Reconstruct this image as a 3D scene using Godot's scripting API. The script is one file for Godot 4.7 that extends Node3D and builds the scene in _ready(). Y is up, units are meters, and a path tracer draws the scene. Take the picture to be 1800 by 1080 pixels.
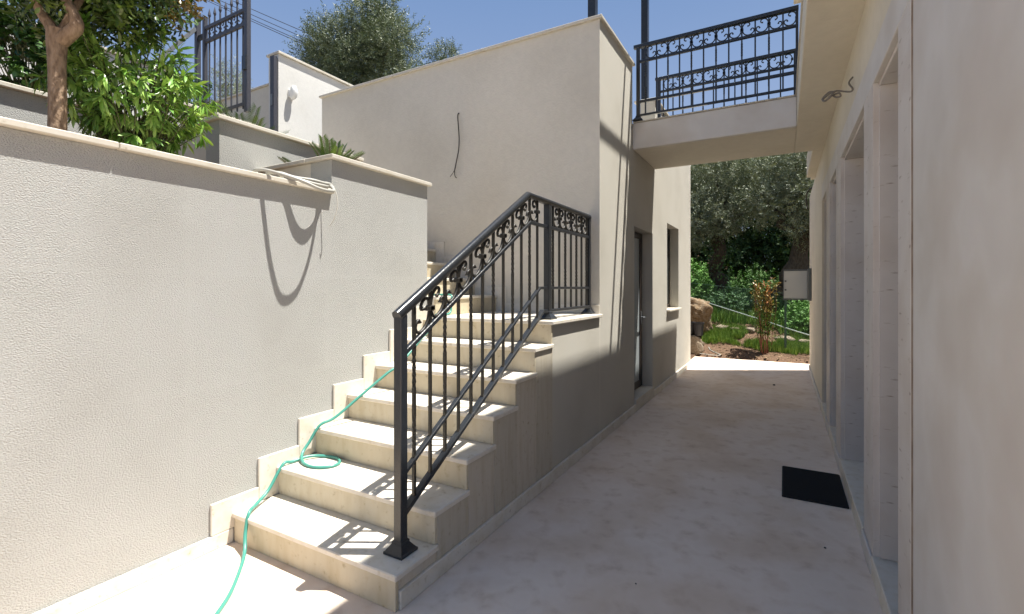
extends Node3D
# A shaded passage beside a stone staircase: plastered walls, wrought-iron railings, planters above.
# World: y up, the passage runs along -z, x to the right. Units are metres.

const XR := -1.52      # plaster face of stair flank and annex, towards the passage
const XL := -2.75      # face of the planter retaining wall
const ZT := -4.385     # front face of the annex
const XB := 0.392      # stone face of the villa
const RISE := 0.1717
const RUN := 0.2757
const F1 := -1.615     # front of the first riser

var rng := RandomNumberGenerator.new()
var M := {}
var names := {}

# ------------------------------------------------------------------ geometry helper
class Geo:
	var v := PackedVector3Array()
	var n := PackedVector3Array()
	var c := PackedColorArray()
	var ix := PackedInt32Array()
	func tri(a: Vector3, b: Vector3, d: Vector3) -> void:
		var nn := (b - a).cross(d - a).normalized()
		var k := v.size()
		v.append(a); v.append(b); v.append(d)
		n.append(nn); n.append(nn); n.append(nn)
		ix.append(k); ix.append(k + 2); ix.append(k + 1)
	func quad(a: Vector3, b: Vector3, d: Vector3, e: Vector3) -> void:
		var nn := (d - a).cross(e - b).normalized()
		var k := v.size()
		v.append(a); v.append(b); v.append(d); v.append(e)
		n.append(nn); n.append(nn); n.append(nn); n.append(nn)
		ix.append(k); ix.append(k + 2); ix.append(k + 1)
		ix.append(k); ix.append(k + 3); ix.append(k + 2)
	func oriented(p: Array, out: Vector3) -> void:
		var nn: Vector3 = (p[1] - p[0]).cross(p[2] - p[0])
		if nn.dot(out) < 0.0:
			p.reverse()
		if p.size() == 3:
			tri(p[0], p[1], p[2])
		else:
			quad(p[0], p[1], p[2], p[3])
	func box(lo: Vector3, hi: Vector3, b := 0.0) -> void:
		var ce := (lo + hi) * 0.5
		var h := (hi - lo).abs() * 0.5
		b = minf(b, minf(h.x, minf(h.y, h.z)) * 0.8)
		var pt := func(s: Vector3, ax: int) -> Vector3:
			var q := Vector3((h.x - b) * s.x, (h.y - b) * s.y, (h.z - b) * s.z)
			q[ax] = h[ax] * s[ax]
			return ce + q
		for ax in 3:
			var a2 := (ax + 1) % 3
			var a3 := (ax + 2) % 3
			for sg: float in [-1.0, 1.0]:
				var q := []
				for k in [[-1.0, -1.0], [1.0, -1.0], [1.0, 1.0], [-1.0, 1.0]]:
					var s := Vector3.ZERO
					s[ax] = sg; s[a2] = k[0]; s[a3] = k[1]
					q.append(pt.call(s, ax))
				var o := Vector3.ZERO
				o[ax] = sg
				oriented(q, o)
		if b <= 0.0:
			return
		for ax in 3:
			var a2 := (ax + 1) % 3
			var a3 := (ax + 2) % 3
			for s2 in [-1.0, 1.0]:
				for s3 in [-1.0, 1.0]:
					var s := Vector3.ZERO
					var t := Vector3.ZERO
					s[ax] = -1.0; s[a2] = s2; s[a3] = s3
					t[ax] = 1.0; t[a2] = s2; t[a3] = s3
					var o := Vector3.ZERO
					o[a2] = s2; o[a3] = s3
					oriented([pt.call(s, a2), pt.call(t, a2), pt.call(t, a3), pt.call(s, a3)], o)
		for sx in [-1.0, 1.0]:
			for sy in [-1.0, 1.0]:
				for sz in [-1.0, 1.0]:
					var s := Vector3(sx, sy, sz)
					oriented([pt.call(s, 0), pt.call(s, 1), pt.call(s, 2)], s)
	func tube(p: Array, r, sides := 8, caps := true) -> void:
		# r: a radius or one radius per point
		var m := p.size()
		var t0: Vector3 = (p[1] - p[0]).normalized()
		var u := t0.cross(Vector3.UP if absf(t0.y) < 0.9 else Vector3.RIGHT).normalized()
		var k0 := v.size()
		for i in m:
			var t: Vector3
			if i == 0: t = p[1] - p[0]
			elif i == m - 1: t = p[m - 1] - p[m - 2]
			else: t = (p[i + 1] - p[i]).normalized() + (p[i] - p[i - 1]).normalized()
			t = t.normalized()
			u = (u - t * u.dot(t)).normalized()
			var w := t.cross(u)
			var rr: float = r[i] if r is Array else r
			for s in sides:
				var a := TAU * s / sides
				var d := u * cos(a) + w * sin(a)
				v.append(p[i] + d * rr); n.append(d)
		for i in m - 1:
			for s in sides:
				var a := k0 + i * sides + s
				var b := k0 + i * sides + (s + 1) % sides
				var e := a + sides
				var f := b + sides
				for q in [a, f, b, a, e, f]:
					ix.append(q)
		if caps:
			for e in [0, m - 1]:
				var ce: Vector3 = p[e]
				var nn: Vector3 = (p[0] - p[1]).normalized() if e == 0 else (p[m - 1] - p[m - 2]).normalized()
				var ring := []
				for s in sides:
					ring.append(v[k0 + e * sides + s])
				for s in sides:
					oriented([ce, ring[s], ring[(s + 1) % sides]], nn)
	func sweep(p: Array, prof: Array, smooth := false) -> void:
		# closed profile of Vector2 (side, up) along p, kept upright
		var m := p.size()
		var rings := []
		for i in m:
			var t: Vector3
			if i == 0: t = p[1] - p[0]
			elif i == m - 1: t = p[m - 1] - p[m - 2]
			else: t = (p[i + 1] - p[i]).normalized() + (p[i] - p[i - 1]).normalized()
			t = t.normalized()
			var side := t.cross(Vector3.UP).normalized()
			var up := side.cross(t).normalized()
			var ring := []
			for q in prof:
				ring.append([p[i] + side * q.x + up * q.y, (side * q.x + up * q.y).normalized()])
			rings.append(ring)
		var np := prof.size()
		for i in m - 1:
			for s in np:
				var a: Array = rings[i][s]
				var b: Array = rings[i][(s + 1) % np]
				var d: Array = rings[i + 1][(s + 1) % np]
				var e: Array = rings[i + 1][s]
				var mid: Vector3 = (a[1] + b[1] + d[1] + e[1]) * 0.25
				if smooth:
					var k := v.size()
					for q in [a, b, d, e]:
						v.append(q[0]); n.append(q[1])
					var nn: Vector3 = (d[0] - a[0]).cross(e[0] - b[0])
					var o := [0, 2, 1, 0, 3, 2] if nn.dot(mid) > 0.0 else [0, 1, 2, 0, 2, 3]
					for q in o:
						ix.append(k + q)
				else:
					oriented([a[0], b[0], d[0], e[0]], mid)
		for e in [0, m - 1]:
			var nn: Vector3 = (p[0] - p[1]) if e == 0 else (p[m - 1] - p[m - 2])
			for s in np:
				oriented([p[e], rings[e][s][0], rings[e][(s + 1) % np][0]], nn)
	func lathe(at: Vector3, prof: Array, sides := 20) -> void:
		# prof: Vector2(radius, y) from bottom to top
		for i in prof.size() - 1:
			for s in sides:
				var a0 := TAU * s / sides
				var a1 := TAU * (s + 1) / sides
				var d0 := Vector3(cos(a0), 0, sin(a0))
				var d1 := Vector3(cos(a1), 0, sin(a1))
				var p0: Vector2 = prof[i]
				var p1: Vector2 = prof[i + 1]
				var q := [at + d0 * p0.x + Vector3.UP * p0.y, at + d0 * p1.x + Vector3.UP * p1.y, at + d1 * p1.x + Vector3.UP * p1.y, at + d1 * p0.x + Vector3.UP * p0.y]
				var sl := p1 - p0
				var out := (d0 + d1) * sl.y - Vector3.UP * sl.x * 2.0
				if p0.x < 1e-5: oriented([q[0], q[1], q[2]], out)
				elif p1.x < 1e-5: oriented([q[0], q[1], q[3]], out)
				else: oriented(q, out)
	func blade(at: Vector3, d: Vector3, up: Vector3, ln: float, w: float, col: Color) -> void:
		var side := d.cross(up).normalized()
		var nr := side.cross(d).normalized()
		var k := v.size()
		for q in [[0.0, 0.0], [0.45, -0.5], [1.0, 0.0], [0.45, 0.5]]:
			v.append(at + d * (ln * q[0]) + side * (w * q[1])); n.append(nr); c.append(col)
		for q in [0, 1, 2, 0, 2, 3]: ix.append(k + q)
	func leaf(at: Vector3, d: Vector3, up: Vector3, ln: float, w: float, droop: float, col: Color, fine := false) -> void:
		var side := d.cross(up).normalized()
		if side.length_squared() < 0.5: side = d.cross(Vector3.RIGHT).normalized()
		var nr := side.cross(d).normalized()
		var k := v.size()
		var pts := []
		if fine:
			for q in [[0.0, 0.0, 0.0], [0.3, -0.8, 0.0], [0.3, 0.0, -0.25], [0.3, 0.8, 0.0], [0.66, -0.85, 0.0], [0.66, 0.0, -0.25], [0.66, 0.85, 0.0], [1.0, 0.0, 0.0]]:
				pts.append(at + d * (ln * q[0]) + side * (w * 0.5 * q[1]) + nr * (w * 0.5 * q[2]) - nr * (droop * ln * q[0] * q[0]))
			var nq := [0, 1, 2, 0, 2, 3, 1, 4, 5, 1, 5, 2, 2, 5, 6, 2, 6, 3, 4, 7, 5, 5, 7, 6]
			for q in pts: v.append(q); c.append(col)
			for i in 8:
				var s := (pts[[1, 1, 1, 2, 4, 4, 5, 4][i]] as Vector3)
				n.append((nr + side * ([0.0, -0.35, 0.0, 0.35, -0.35, 0.0, 0.35, 0.0][i]) + d * (droop * [0.0, 0.4, 0.4, 0.4, 1.0, 1.0, 1.0, 1.4][i])).normalized())
			for q in nq: ix.append(k + q)
		else:
			for q in [[0.0, 0.0, 0.0], [0.45, -1.0, 0.0], [0.5, 0.0, -0.2], [0.45, 1.0, 0.0], [1.0, 0.0, 0.0]]:
				v.append(at + d * (ln * q[0]) + side * (w * 0.5 * q[1]) + nr * (w * 0.5 * q[2]) - nr * (droop * ln * q[0] * q[0]))
				n.append((nr + side * q[1] * 0.3 + d * droop * q[0]).normalized()); c.append(col)
			for q in [0, 1, 2, 1, 4, 2, 0, 2, 3, 2, 4, 3]: ix.append(k + q)
	func mesh() -> ArrayMesh:
		var a := []
		a.resize(Mesh.ARRAY_MAX)
		a[Mesh.ARRAY_VERTEX] = v
		a[Mesh.ARRAY_NORMAL] = n
		if c.size() == v.size() and c.size() > 0:
			a[Mesh.ARRAY_COLOR] = c
		a[Mesh.ARRAY_INDEX] = ix
		var m := ArrayMesh.new()
		m.add_surface_from_arrays(Mesh.PRIMITIVE_TRIANGLES, a)
		return m

# ------------------------------------------------------------------ scene helpers
func numbered(called: String) -> String:
	var k: int = names.get(called, 0)
	names[called] = k + 1
	return called if k == 0 else "%s_%03d" % [called, k]

func tag(o: Node, label: String, category: String, group := "") -> void:
	o.set_meta("label", label)
	o.set_meta("category", category)
	if group != "": o.set_meta("group", group)

func thing(called: String, label: String, category: String, at := Vector3.ZERO, group := "") -> Node3D:
	var o := Node3D.new()
	o.name = numbered(called)
	add_child(o)
	o.position = at
	tag(o, label, category, group)
	return o

# a part whose geometry is given in world coordinates
func part(called: String, g: Geo, m: Material, parent: Node3D) -> MeshInstance3D:
	var o := MeshInstance3D.new()
	o.mesh = g.mesh()
	o.material_override = m
	o.name = called
	parent.add_child(o, true)
	o.global_position = Vector3.ZERO
	return o

# a part that shares a mesh, placed at a world position
func copy_part(called: String, me: Mesh, m: Material, parent: Node3D, at: Vector3, basis := Basis.IDENTITY) -> MeshInstance3D:
	var o := MeshInstance3D.new()
	o.mesh = me
	o.material_override = m
	o.name = called
	parent.add_child(o, true)
	o.global_transform = Transform3D(basis, at)
	return o

func solo(called: String, g: Geo, m: Material, label: String, category: String, group := "") -> MeshInstance3D:
	var o := MeshInstance3D.new()
	o.mesh = g.mesh()
	o.material_override = m
	o.name = numbered(called)
	add_child(o)
	tag(o, label, category, group)
	return o

func struct(called: String, g: Geo, m: Material) -> MeshInstance3D:
	var o := MeshInstance3D.new()
	o.mesh = g.mesh()
	o.material_override = m
	o.name = numbered(called)
	add_child(o)
	o.set_meta("kind", "structure")
	return o

func bx(lo: Vector3, hi: Vector3, b := 0.003) -> Geo:
	var g := Geo.new()
	g.box(Vector3(minf(lo.x, hi.x), minf(lo.y, hi.y), minf(lo.z, hi.z)), Vector3(maxf(lo.x, hi.x), maxf(lo.y, hi.y), maxf(lo.z, hi.z)), b)
	return g

func bp(called: String, parent: Node3D, m: Material, x0: float, x1: float, y0: float, y1: float, z0: float, z1: float, b := 0.003) -> MeshInstance3D:
	return part(called, bx(Vector3(x0, y0, z0), Vector3(x1, y1, z1), b), m, parent)

# a run of slabs along z with fine joints between them
func slabs_z(called: String, parent: Node3D, ms: Array, x0: float, x1: float, y0: float, y1: float, z0: float, z1: float, each: float, b := 0.004) -> void:
	var k := maxi(1, roundi(absf(z1 - z0) / each))
	for i in k:
		var a := lerpf(z0, z1, float(i) / k)
		var e := lerpf(z0, z1, float(i + 1) / k)
		var gap := 0.0015 if k > 1 else 0.0
		bp(called, parent, ms[rng.randi() % ms.size()], x0, x1, y0, y1, a - gap if i > 0 else a, e + gap if i < k - 1 else e, b)

func slabs_x(called: String, parent: Node3D, ms: Array, x0: float, x1: float, y0: float, y1: float, z0: float, z1: float, each: float, b := 0.004) -> void:
	var k := maxi(1, roundi(absf(x1 - x0) / each))
	for i in k:
		var a := lerpf(x0, x1, float(i) / k)
		var e := lerpf(x0, x1, float(i + 1) / k)
		bp(called, parent, ms[rng.randi() % ms.size()], a + 0.0015, e - 0.0015, y0, y1, z0, z1, b)

func smooth_path(p: Array, per := 6) -> Array:
	var out := []
	for i in p.size() - 1:
		var a = p[maxi(i - 1, 0)]
		var b = p[i]
		var c = p[i + 1]
		var d = p[mini(i + 2, p.size() - 1)]
		for k in per:
			var t := float(k) / per
			out.append((b * 2.0 + (c - a) * t + (a * 2.0 - b * 5.0 + c * 4.0 - d) * t * t + (b * 3.0 - a - c * 3.0 + d) * t * t * t) * 0.5)
	out.append(p[p.size() - 1])
	return out

# ------------------------------------------------------------------ materials
func lin(r: float, g: float, b: float) -> Color:
	return Color(r, g, b).linear_to_srgb()

func noise_tex(size: int, freq: float, seed_: int, octaves: int, stops: Array, kind := FastNoiseLite.TYPE_SIMPLEX_SMOOTH) -> NoiseTexture2D:
	var f := FastNoiseLite.new()
	f.noise_type = kind
	f.frequency = freq
	f.seed = seed_
	f.fractal_octaves = octaves
	f.fractal_type = FastNoiseLite.FRACTAL_FBM if octaves > 1 else FastNoiseLite.FRACTAL_NONE
	var t := NoiseTexture2D.new()
	t.width = size; t.height = size
	t.seamless = true
	t.noise = f
	var gr := Gradient.new()
	gr.offsets = PackedFloat32Array(stops.map(func(s): return s[0]))
	gr.colors = PackedColorArray(stops.map(func(s): return s[1]))
	t.color_ramp = gr
	return t

func normal_tex(size: int, freq: float, seed_: int, octaves: int, strength: float, kind := FastNoiseLite.TYPE_SIMPLEX_SMOOTH) -> NoiseTexture2D:
	var f := FastNoiseLite.new()
	f.noise_type = kind
	f.frequency = freq
	f.seed = seed_
	f.fractal_octaves = octaves
	f.fractal_type = FastNoiseLite.FRACTAL_FBM if octaves > 1 else FastNoiseLite.FRACTAL_NONE
	var t := NoiseTexture2D.new()
	t.width = size; t.height = size
	t.seamless = true
	t.noise = f
	t.as_normal_map = true
	t.bump_strength = strength
	return t

func g1(x: float) -> Color:
	return Color(x, x, x).linear_to_srgb()

func surf(called: String, col: Color, rough: float, tex: Texture2D = null, scale := Vector3.ONE, detail: Texture2D = null, dscale := Vector3.ONE, norm: Texture2D = null, nscale := 1.0) -> StandardMaterial3D:
	var m := StandardMaterial3D.new()
	m.resource_name = called
	m.albedo_color = col
	m.roughness = rough
	m.uv1_triplanar = true
	m.uv1_world_triplanar = true
	m.uv1_triplanar_sharpness = 8.0
	m.uv1_scale = scale
	if tex: m.albedo_texture = tex
	if norm:
		m.normal_enabled = true
		m.normal_texture = norm
		m.normal_scale = nscale
	if detail:
		m.detail_enabled = true
		m.detail_blend_mode = BaseMaterial3D.BLEND_MODE_MUL
		m.detail_albedo = detail
		m.detail_uv_layer = BaseMaterial3D.DETAIL_UV_2
		m.uv2_triplanar = true
		m.uv2_world_triplanar = true
		m.uv2_scale = dscale
	return m

func plain(called: String, col: Color, rough: float, metal := 0.0) -> StandardMaterial3D:
	var m := StandardMaterial3D.new()
	m.resource_name = called
	m.albedo_color = col
	m.roughness = rough
	m.metallic = metal
	return m

func leaf_mat(called: String, rough: float, back := 0.5, spec := 0.5) -> StandardMaterial3D:
	var m := StandardMaterial3D.new()
	m.resource_name = called
	m.albedo_color = Color.WHITE
	m.vertex_color_use_as_albedo = true
	m.roughness = rough
	m.metallic_specular = spec
	m.cull_mode = BaseMaterial3D.CULL_DISABLED
	m.backlight_enabled = true
	m.backlight = Color(back, back, back * 0.55)
	return m

func make_materials() -> void:
	var grain := noise_tex(1024, 0.07, 3, 6, [[0.0, g1(0.72)], [0.35, g1(0.92)], [0.6, g1(0.96)], [1.0, g1(1.0)]])
	var grain_n := normal_tex(1024, 0.085, 5, 5, 7.0)
	var cloud := noise_tex(512, 0.006, 11, 4, [[0.0, lin(0.88, 0.87, 0.85)], [0.5, lin(0.97, 0.965, 0.955)], [1.0, g1(1.0)]])
	M.stucco = surf("stucco", lin(0.43, 0.43, 0.415), 0.95, grain, Vector3(1.12, 1.6, 1.12), cloud, Vector3.ONE * 0.31, grain_n, 0.78)
	M.side = surf("side_stucco", lin(0.56, 0.53, 0.465), 0.95, grain, Vector3(1.2, 1.6, 1.2), cloud, Vector3.ONE * 0.31, grain_n, 0.4)
	var soft := noise_tex(512, 0.02, 21, 5, [[0.0, g1(0.93)], [1.0, g1(1.0)]])
	var soft_n := normal_tex(512, 0.06, 23, 3, 2.0)
	M.render = surf("fine_render", lin(0.65, 0.61, 0.535), 0.9, soft, Vector3.ONE * 1.1, cloud, Vector3.ONE * 0.23, soft_n, 0.5)
	M.white_render = surf("white_render", lin(0.64, 0.632, 0.61), 0.9, soft, Vector3.ONE * 1.3, cloud, Vector3.ONE * 0.29, soft_n, 0.35)
	# limestone: fine vertical streaks, small stains
	var streak := noise_tex(512, 0.018, 31, 5, [[0.0, lin(0.86, 0.82, 0.74)], [0.35, lin(0.95, 0.93, 0.89)], [0.7, g1(1.0)], [1.0, lin(0.97, 0.94, 0.88)]])
	var pit := noise_tex(512, 0.05, 37, 4, [[0.0, lin(0.62, 0.57, 0.50)], [0.16, lin(0.92, 0.90, 0.86)], [0.3, g1(1.0)], [1.0, g1(1.0)]])
	M.lime = surf("limestone", lin(0.56, 0.50, 0.38), 0.6, streak, Vector3(1.3, 0.35, 1.3), pit, Vector3.ONE * 0.7)
	M.lime2 = surf("limestone_warm", lin(0.54, 0.475, 0.35), 0.6, streak, Vector3(1.1, 0.3, 1.2), pit, Vector3.ONE * 0.61)
	M.lime2.uv1_offset = Vector3(0.37, 0.2, 0.71)
	M.lime3 = surf("limestone_panel", lin(0.54, 0.49, 0.41), 0.7, streak, Vector3(2.2, 0.22, 2.2), pit, Vector3.ONE * 0.7)
	M.lime3.uv1_offset = Vector3(0.11, 0.5, 0.43)
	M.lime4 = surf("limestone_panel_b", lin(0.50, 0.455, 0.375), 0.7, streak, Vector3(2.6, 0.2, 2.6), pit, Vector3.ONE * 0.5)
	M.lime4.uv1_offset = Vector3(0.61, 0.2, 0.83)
	M.tread = surf("limestone_tread", lin(0.68, 0.63, 0.55), 0.55, streak, Vector3(0.8, 0.8, 0.8), pit, Vector3.ONE * 0.53)
	M.coping = surf("limestone_coping", lin(0.56, 0.525, 0.46), 0.6, streak, Vector3(0.9, 0.9, 0.4), pit, Vector3.ONE * 0.9)
	M.skirt = surf("limestone_skirting", lin(0.68, 0.64, 0.57), 0.55, streak, Vector3(0.9, 0.6, 0.6), pit, Vector3.ONE * 0.8)
	# floor: worn stone-coloured concrete, greyish and beige patches with marks
	var patch := noise_tex(1024, 0.0042, 41, 6, [[0.0, lin(0.80, 0.725, 0.645)], [0.3, lin(0.88, 0.82, 0.755)], [0.5, lin(0.92, 0.88, 0.845)], [0.75, lin(0.95, 0.925, 0.90)], [1.0, lin(0.85, 0.775, 0.71)]])
	var scuff := noise_tex(1024, 0.010, 43, 6, [[0.0, lin(0.80, 0.75, 0.70)], [0.25, lin(0.94, 0.92, 0.90)], [0.5, g1(1.0)], [1.0, lin(0.96, 0.95, 0.94)]])
	M.floor = surf("floor_stone", lin(0.83, 0.725, 0.625), 0.75, patch, Vector3.ONE * 0.27, scuff, Vector3.ONE * 0.55, normal_tex(512, 0.012, 45, 5, 2.0), 0.3)
	M.floor.metallic_specular = 0.25
	# villa marble: grey-pink with short dark veins
	var vein := noise_tex(1024, 0.006, 51, 5, [[0.0, lin(0.88, 0.84, 0.815)], [0.35, lin(0.94, 0.92, 0.90)], [0.6, g1(1.0)], [1.0, lin(0.93, 0.92, 0.92)]])
	var dark_vein := noise_tex(1024, 0.012, 53, 4, [[0.0, lin(0.42, 0.38, 0.35)], [0.10, lin(0.78, 0.74, 0.70)], [0.2, g1(1.0)], [1.0, g1(1.0)]])
	M.marble = surf("marble", lin(0.60, 0.555, 0.515), 0.6, vein, Vector3.ONE * 0.35, dark_vein, Vector3(0.5, 1.9, 0.5))
	M.marble_b = surf("marble_slab", lin(0.63, 0.60, 0.57), 0.55, vein, Vector3.ONE * 0.27, cloud, Vector3.ONE * 0.5)
	M.marble_b.uv1_offset = Vector3(0.3, 0.6, 0.1)
	M.cream = surf("cream_render", lin(0.70, 0.64, 0.53), 0.92, soft, Vector3.ONE * 0.9, cloud, Vector3.ONE * 0.27, soft_n, 0.4)
	M.dark_joint = surf("joint_filler", lin(0.34, 0.27, 0.21), 0.95, noise_tex(256, 0.02, 57, 4, [[0.0, lin(0.25, 0.18, 0.12)], [0.4, lin(0.7, 0.62, 0.55)], [1.0, g1(1.0)]]), Vector3.ONE * 1.3)
	# iron and other metals
	var paint := noise_tex(256, 0.03, 61, 4, [[0.0, g1(0.7)], [1.0, g1(1.0)]])
	M.iron = surf("painted_iron", lin(0.026, 0.029, 0.034), 0.28, paint, Vector3.ONE * 3.0, null, Vector3.ONE, normal_tex(256, 0.08, 63, 3, 2.0), 0.25)
	M.iron_bronze = surf("dark_bronze_iron", lin(0.022, 0.019, 0.014), 0.48, paint, Vector3.ONE * 5.0, null, Vector3.ONE, normal_tex(256, 0.12, 65, 3, 3.0), 0.35)
	M.iron_grey = surf("grey_painted_iron", lin(0.055, 0.055, 0.068), 0.45, paint, Vector3.ONE * 3.0)
	M.zinc = plain("grey_metal", lin(0.16, 0.17, 0.18), 0.45, 0.3)
	M.brown_frame = plain("brown_frame", lin(0.022, 0.015, 0.011), 0.4)
	M.glass = plain("glass", Color(0.75, 0.8, 0.8, 0.12), 0.03)
	M.glass.transparency = BaseMaterial3D.TRANSPARENCY_ALPHA
	M.frosted = plain("frosted_glass", lin(0.34, 0.37, 0.38), 0.22)
	M.rubber = surf("rubber_mat", lin(0.012, 0.012, 0.013), 0.85, noise_tex(256, 0.2, 71, 2, [[0.0, g1(0.5)], [1.0, g1(1.0)]]), Vector3.ONE * 4.0)
	M.hose = plain("hose_plastic", lin(0.06, 0.255, 0.205), 0.32)
	M.cable = plain("grey_cable", lin(0.36, 0.35, 0.31), 0.5)
	M.cable_old = plain("dusty_cable", lin(0.17, 0.15, 0.125), 0.7)
	M.cable_dark = plain("dark_cable", lin(0.05, 0.042, 0.03), 0.6)
	M.cable_white = plain("white_cable", lin(0.6, 0.58, 0.52), 0.5)
	M.power = plain("power_line", lin(0.02, 0.02, 0.025), 0.6)
	M.white_plastic = plain("white_plastic", lin(0.8, 0.8, 0.78), 0.4)
	M.box_grey = plain("grey_enamel", lin(0.62, 0.61, 0.57), 0.5)
	M.box_edge = plain("grey_trim", lin(0.11, 0.12, 0.12), 0.5)
	M.green_paint = plain("green_paint", lin(0.012, 0.05, 0.03), 0.5)
	M.green_wire = plain("green_wire", lin(0.03, 0.07, 0.05), 0.5)
	M.pipe = plain("grey_green_pipe", lin(0.30, 0.36, 0.34), 0.4)
	M.pot = plain("black_plastic_pot", lin(0.016, 0.017, 0.021), 0.4)
	# ground and plants
	var soilt := noise_tex(512, 0.03, 81, 5, [[0.0, lin(0.45, 0.42, 0.38)], [0.5, lin(0.8, 0.75, 0.7)], [1.0, g1(1.0)]])
	M.soil = surf("soil", lin(0.17, 0.105, 0.065), 1.0, soilt, Vector3.ONE * 1.2, null, Vector3.ONE, normal_tex(512, 0.05, 83, 4, 8.0), 1.0)
	M.earth = surf("earth", lin(0.20, 0.17, 0.11), 1.0, soilt, Vector3.ONE * 0.3)
	M.rock = surf("rock", lin(0.23, 0.17, 0.11), 0.95, noise_tex(512, 0.015, 85, 5, [[0.0, lin(0.35, 0.28, 0.2)], [0.4, lin(0.85, 0.75, 0.62)], [0.7, g1(1.0)], [1.0, lin(0.9, 0.9, 0.88)]]), Vector3.ONE * 1.3, null, Vector3.ONE, normal_tex(512, 0.03, 87, 5, 8.0), 0.8)
	M.rock_grey = surf("grey_stone", lin(0.30, 0.255, 0.195), 0.95, soilt, Vector3.ONE * 1.6, null, Vector3.ONE, normal_tex(512, 0.03, 88, 5, 8.0), 0.8)
	var barkt := noise_tex(512, 0.02, 91, 5, [[0.0, lin(0.35, 0.3, 0.26)], [0.5, lin(0.8, 0.76, 0.72)], [1.0, g1(1.0)]])
	M.bark = surf("bark", lin(0.30, 0.21, 0.14), 0.85, barkt, Vector3(4.0, 1.2, 4.0), null, Vector3.ONE, normal_tex(512, 0.03, 93, 4, 6.0), 0.7)
	M.olive_bark = surf("olive_bark", lin(0.085, 0.07, 0.05), 0.95, barkt, Vector3(2.0, 0.8, 2.0), null, Vector3.ONE, normal_tex(512, 0.02, 95, 5, 10.0), 1.0)
	M.leaf_gloss = leaf_mat("glossy_leaf", 0.36, 0.5, 0.5)
	M.leaf_matt = leaf_mat("matt_leaf", 0.6, 0.35, 0.35)
	M.olive_leaf = leaf_mat("olive_leaf", 0.5, 0.45, 0.4)
	M.grass = leaf_mat("grass_blade", 0.6, 0.5, 0.3)
	M.twig = plain("twig", lin(0.10, 0.07, 0.04), 0.9)
	M.green_twig = plain("green_twig", lin(0.09, 0.10, 0.035), 0.8)
	M.red_twig = plain("reddish_twig", lin(0.16, 0.06, 0.03), 0.8)

# ------------------------------------------------------------------ camera, sky, sun
func camera_and_light() -> void:
	var cam := Camera3D.new()
	cam.name = "camera"
	add_child(cam)
	cam.position = Vector3(0, 1.45, 0)
	cam.rotation.y = atan2(478.0, 847.0)
	var near := 0.05
	cam.set_frustum(near * 1080.0 / 847.0, Vector2(0, -34.0 / 847.0 * near), near, 600.0)
	cam.current = true
	var we := WorldEnvironment.new()
	we.name = "environment"
	var e := Environment.new()
	e.background_mode = Environment.BG_SKY
	var sm := ProceduralSkyMaterial.new()
	sm.sky_top_color = lin(0.0455, 0.106, 0.232)
	sm.sky_horizon_color = lin(0.255, 0.30, 0.395)
	sm.sky_curve = 0.3
	sm.ground_bottom_color = lin(0.20, 0.18, 0.15)
	sm.ground_horizon_color = lin(0.25, 0.27, 0.28)
	sm.ground_curve = 0.05
	var sk := Sky.new()
	sk.sky_material = sm
	e.sky = sk
	e.background_energy_multiplier = 1.0
	e.tonemap_mode = Environment.TONE_MAPPER_LINEAR
	e.tonemap_exposure = 2.2
	e.sdfgi_enabled = true
	e.ssao_enabled = true
	e.ssil_enabled = true
	we.environment = e
	add_child(we)
	var sun := DirectionalLight3D.new()
	sun.name = "sun"
	sun.light_energy = 1.6
	sun.light_color = Color(1.0, 0.985, 0.95)
	sun.light_angular_distance = 0.53
	sun.shadow_enabled = true
	sun.sky_mode = DirectionalLight3D.SKY_MODE_LIGHT_ONLY
	add_child(sun)
	sun.look_at_from_position(Vector3.ZERO, Vector3(-0.31, -1.0, 0.17), Vector3.RIGHT)

# ------------------------------------------------------------------ ground
func ground_height(x: float, z: float) -> float:
	var d := maxf(0.0, -10.80 - z)
	var h := 0.03 + minf(d, 2.2) * 0.21 * clampf(0.8 - 0.36 * x, 0.35, 1.9) + maxf(0.0, d - 2.2) * 0.05
	h += 2.9 * smoothstep(-2.6, -8.0, x) * smoothstep(0.0, 3.0, d + 1.5)
	h += 0.05 * sin(x * 3.1 + z * 1.7) * smoothstep(0.2, 1.5, d) + 0.02 * sin(x * 9.0 - z * 7.0) * smoothstep(0.1, 0.6, d)
	if z > -10.80 and x > -1.62:
		h = -0.12
	return h

func build_ground() -> void:
	struct("ground", bx(Vector3(-300, -0.4, -300), Vector3(300, -0.14, 300), 0.0), M.earth)
	struct("pavement", bx(Vector3(-2.9, -0.12, 9.0), Vector3(0.8, 0.0, -10.75), 0.006), M.floor)
	struct("courtyard", bx(Vector3(0.8, -0.12, 9.0), Vector3(9.0, 0.0, -0.9), 0.006), M.floor)
	var xs := []
	var x := -60.0
	while x < 30.0:
		xs.append(x)
		x += 0.14 if x > -4.0 and x < 2.6 else (0.7 if x > -12.0 and x < 8.0 else 6.0)
	var zs := []
	var z := -9.6
	while z > -90.0:
		zs.append(z)
		z -= 0.13 if z > -15.0 else (0.7 if z > -24.0 else 6.0)
	var g := Geo.new()
	for zz in zs:
		for xx in xs:
			var h := ground_height(xx, zz)
			g.v.append(Vector3(xx, h, zz))
			var e := 0.05
			g.n.append(Vector3(h - ground_height(xx + e, zz), e, h - ground_height(xx, zz + e)).normalized())
	var w := xs.size()
	for j in zs.size() - 1:
		for i in w - 1:
			var a := j * w + i
			for q in [a, a + w, a + 1, a + 1, a + w, a + w + 1]:
				g.ix.append(q)
	struct("garden_ground", g, M.soil)
	struct("upper_ground", bx(Vector3(-80, -0.1, 14.0), Vector3(-6.42, 3.34, -60.0), 0.0), M.earth)

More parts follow.
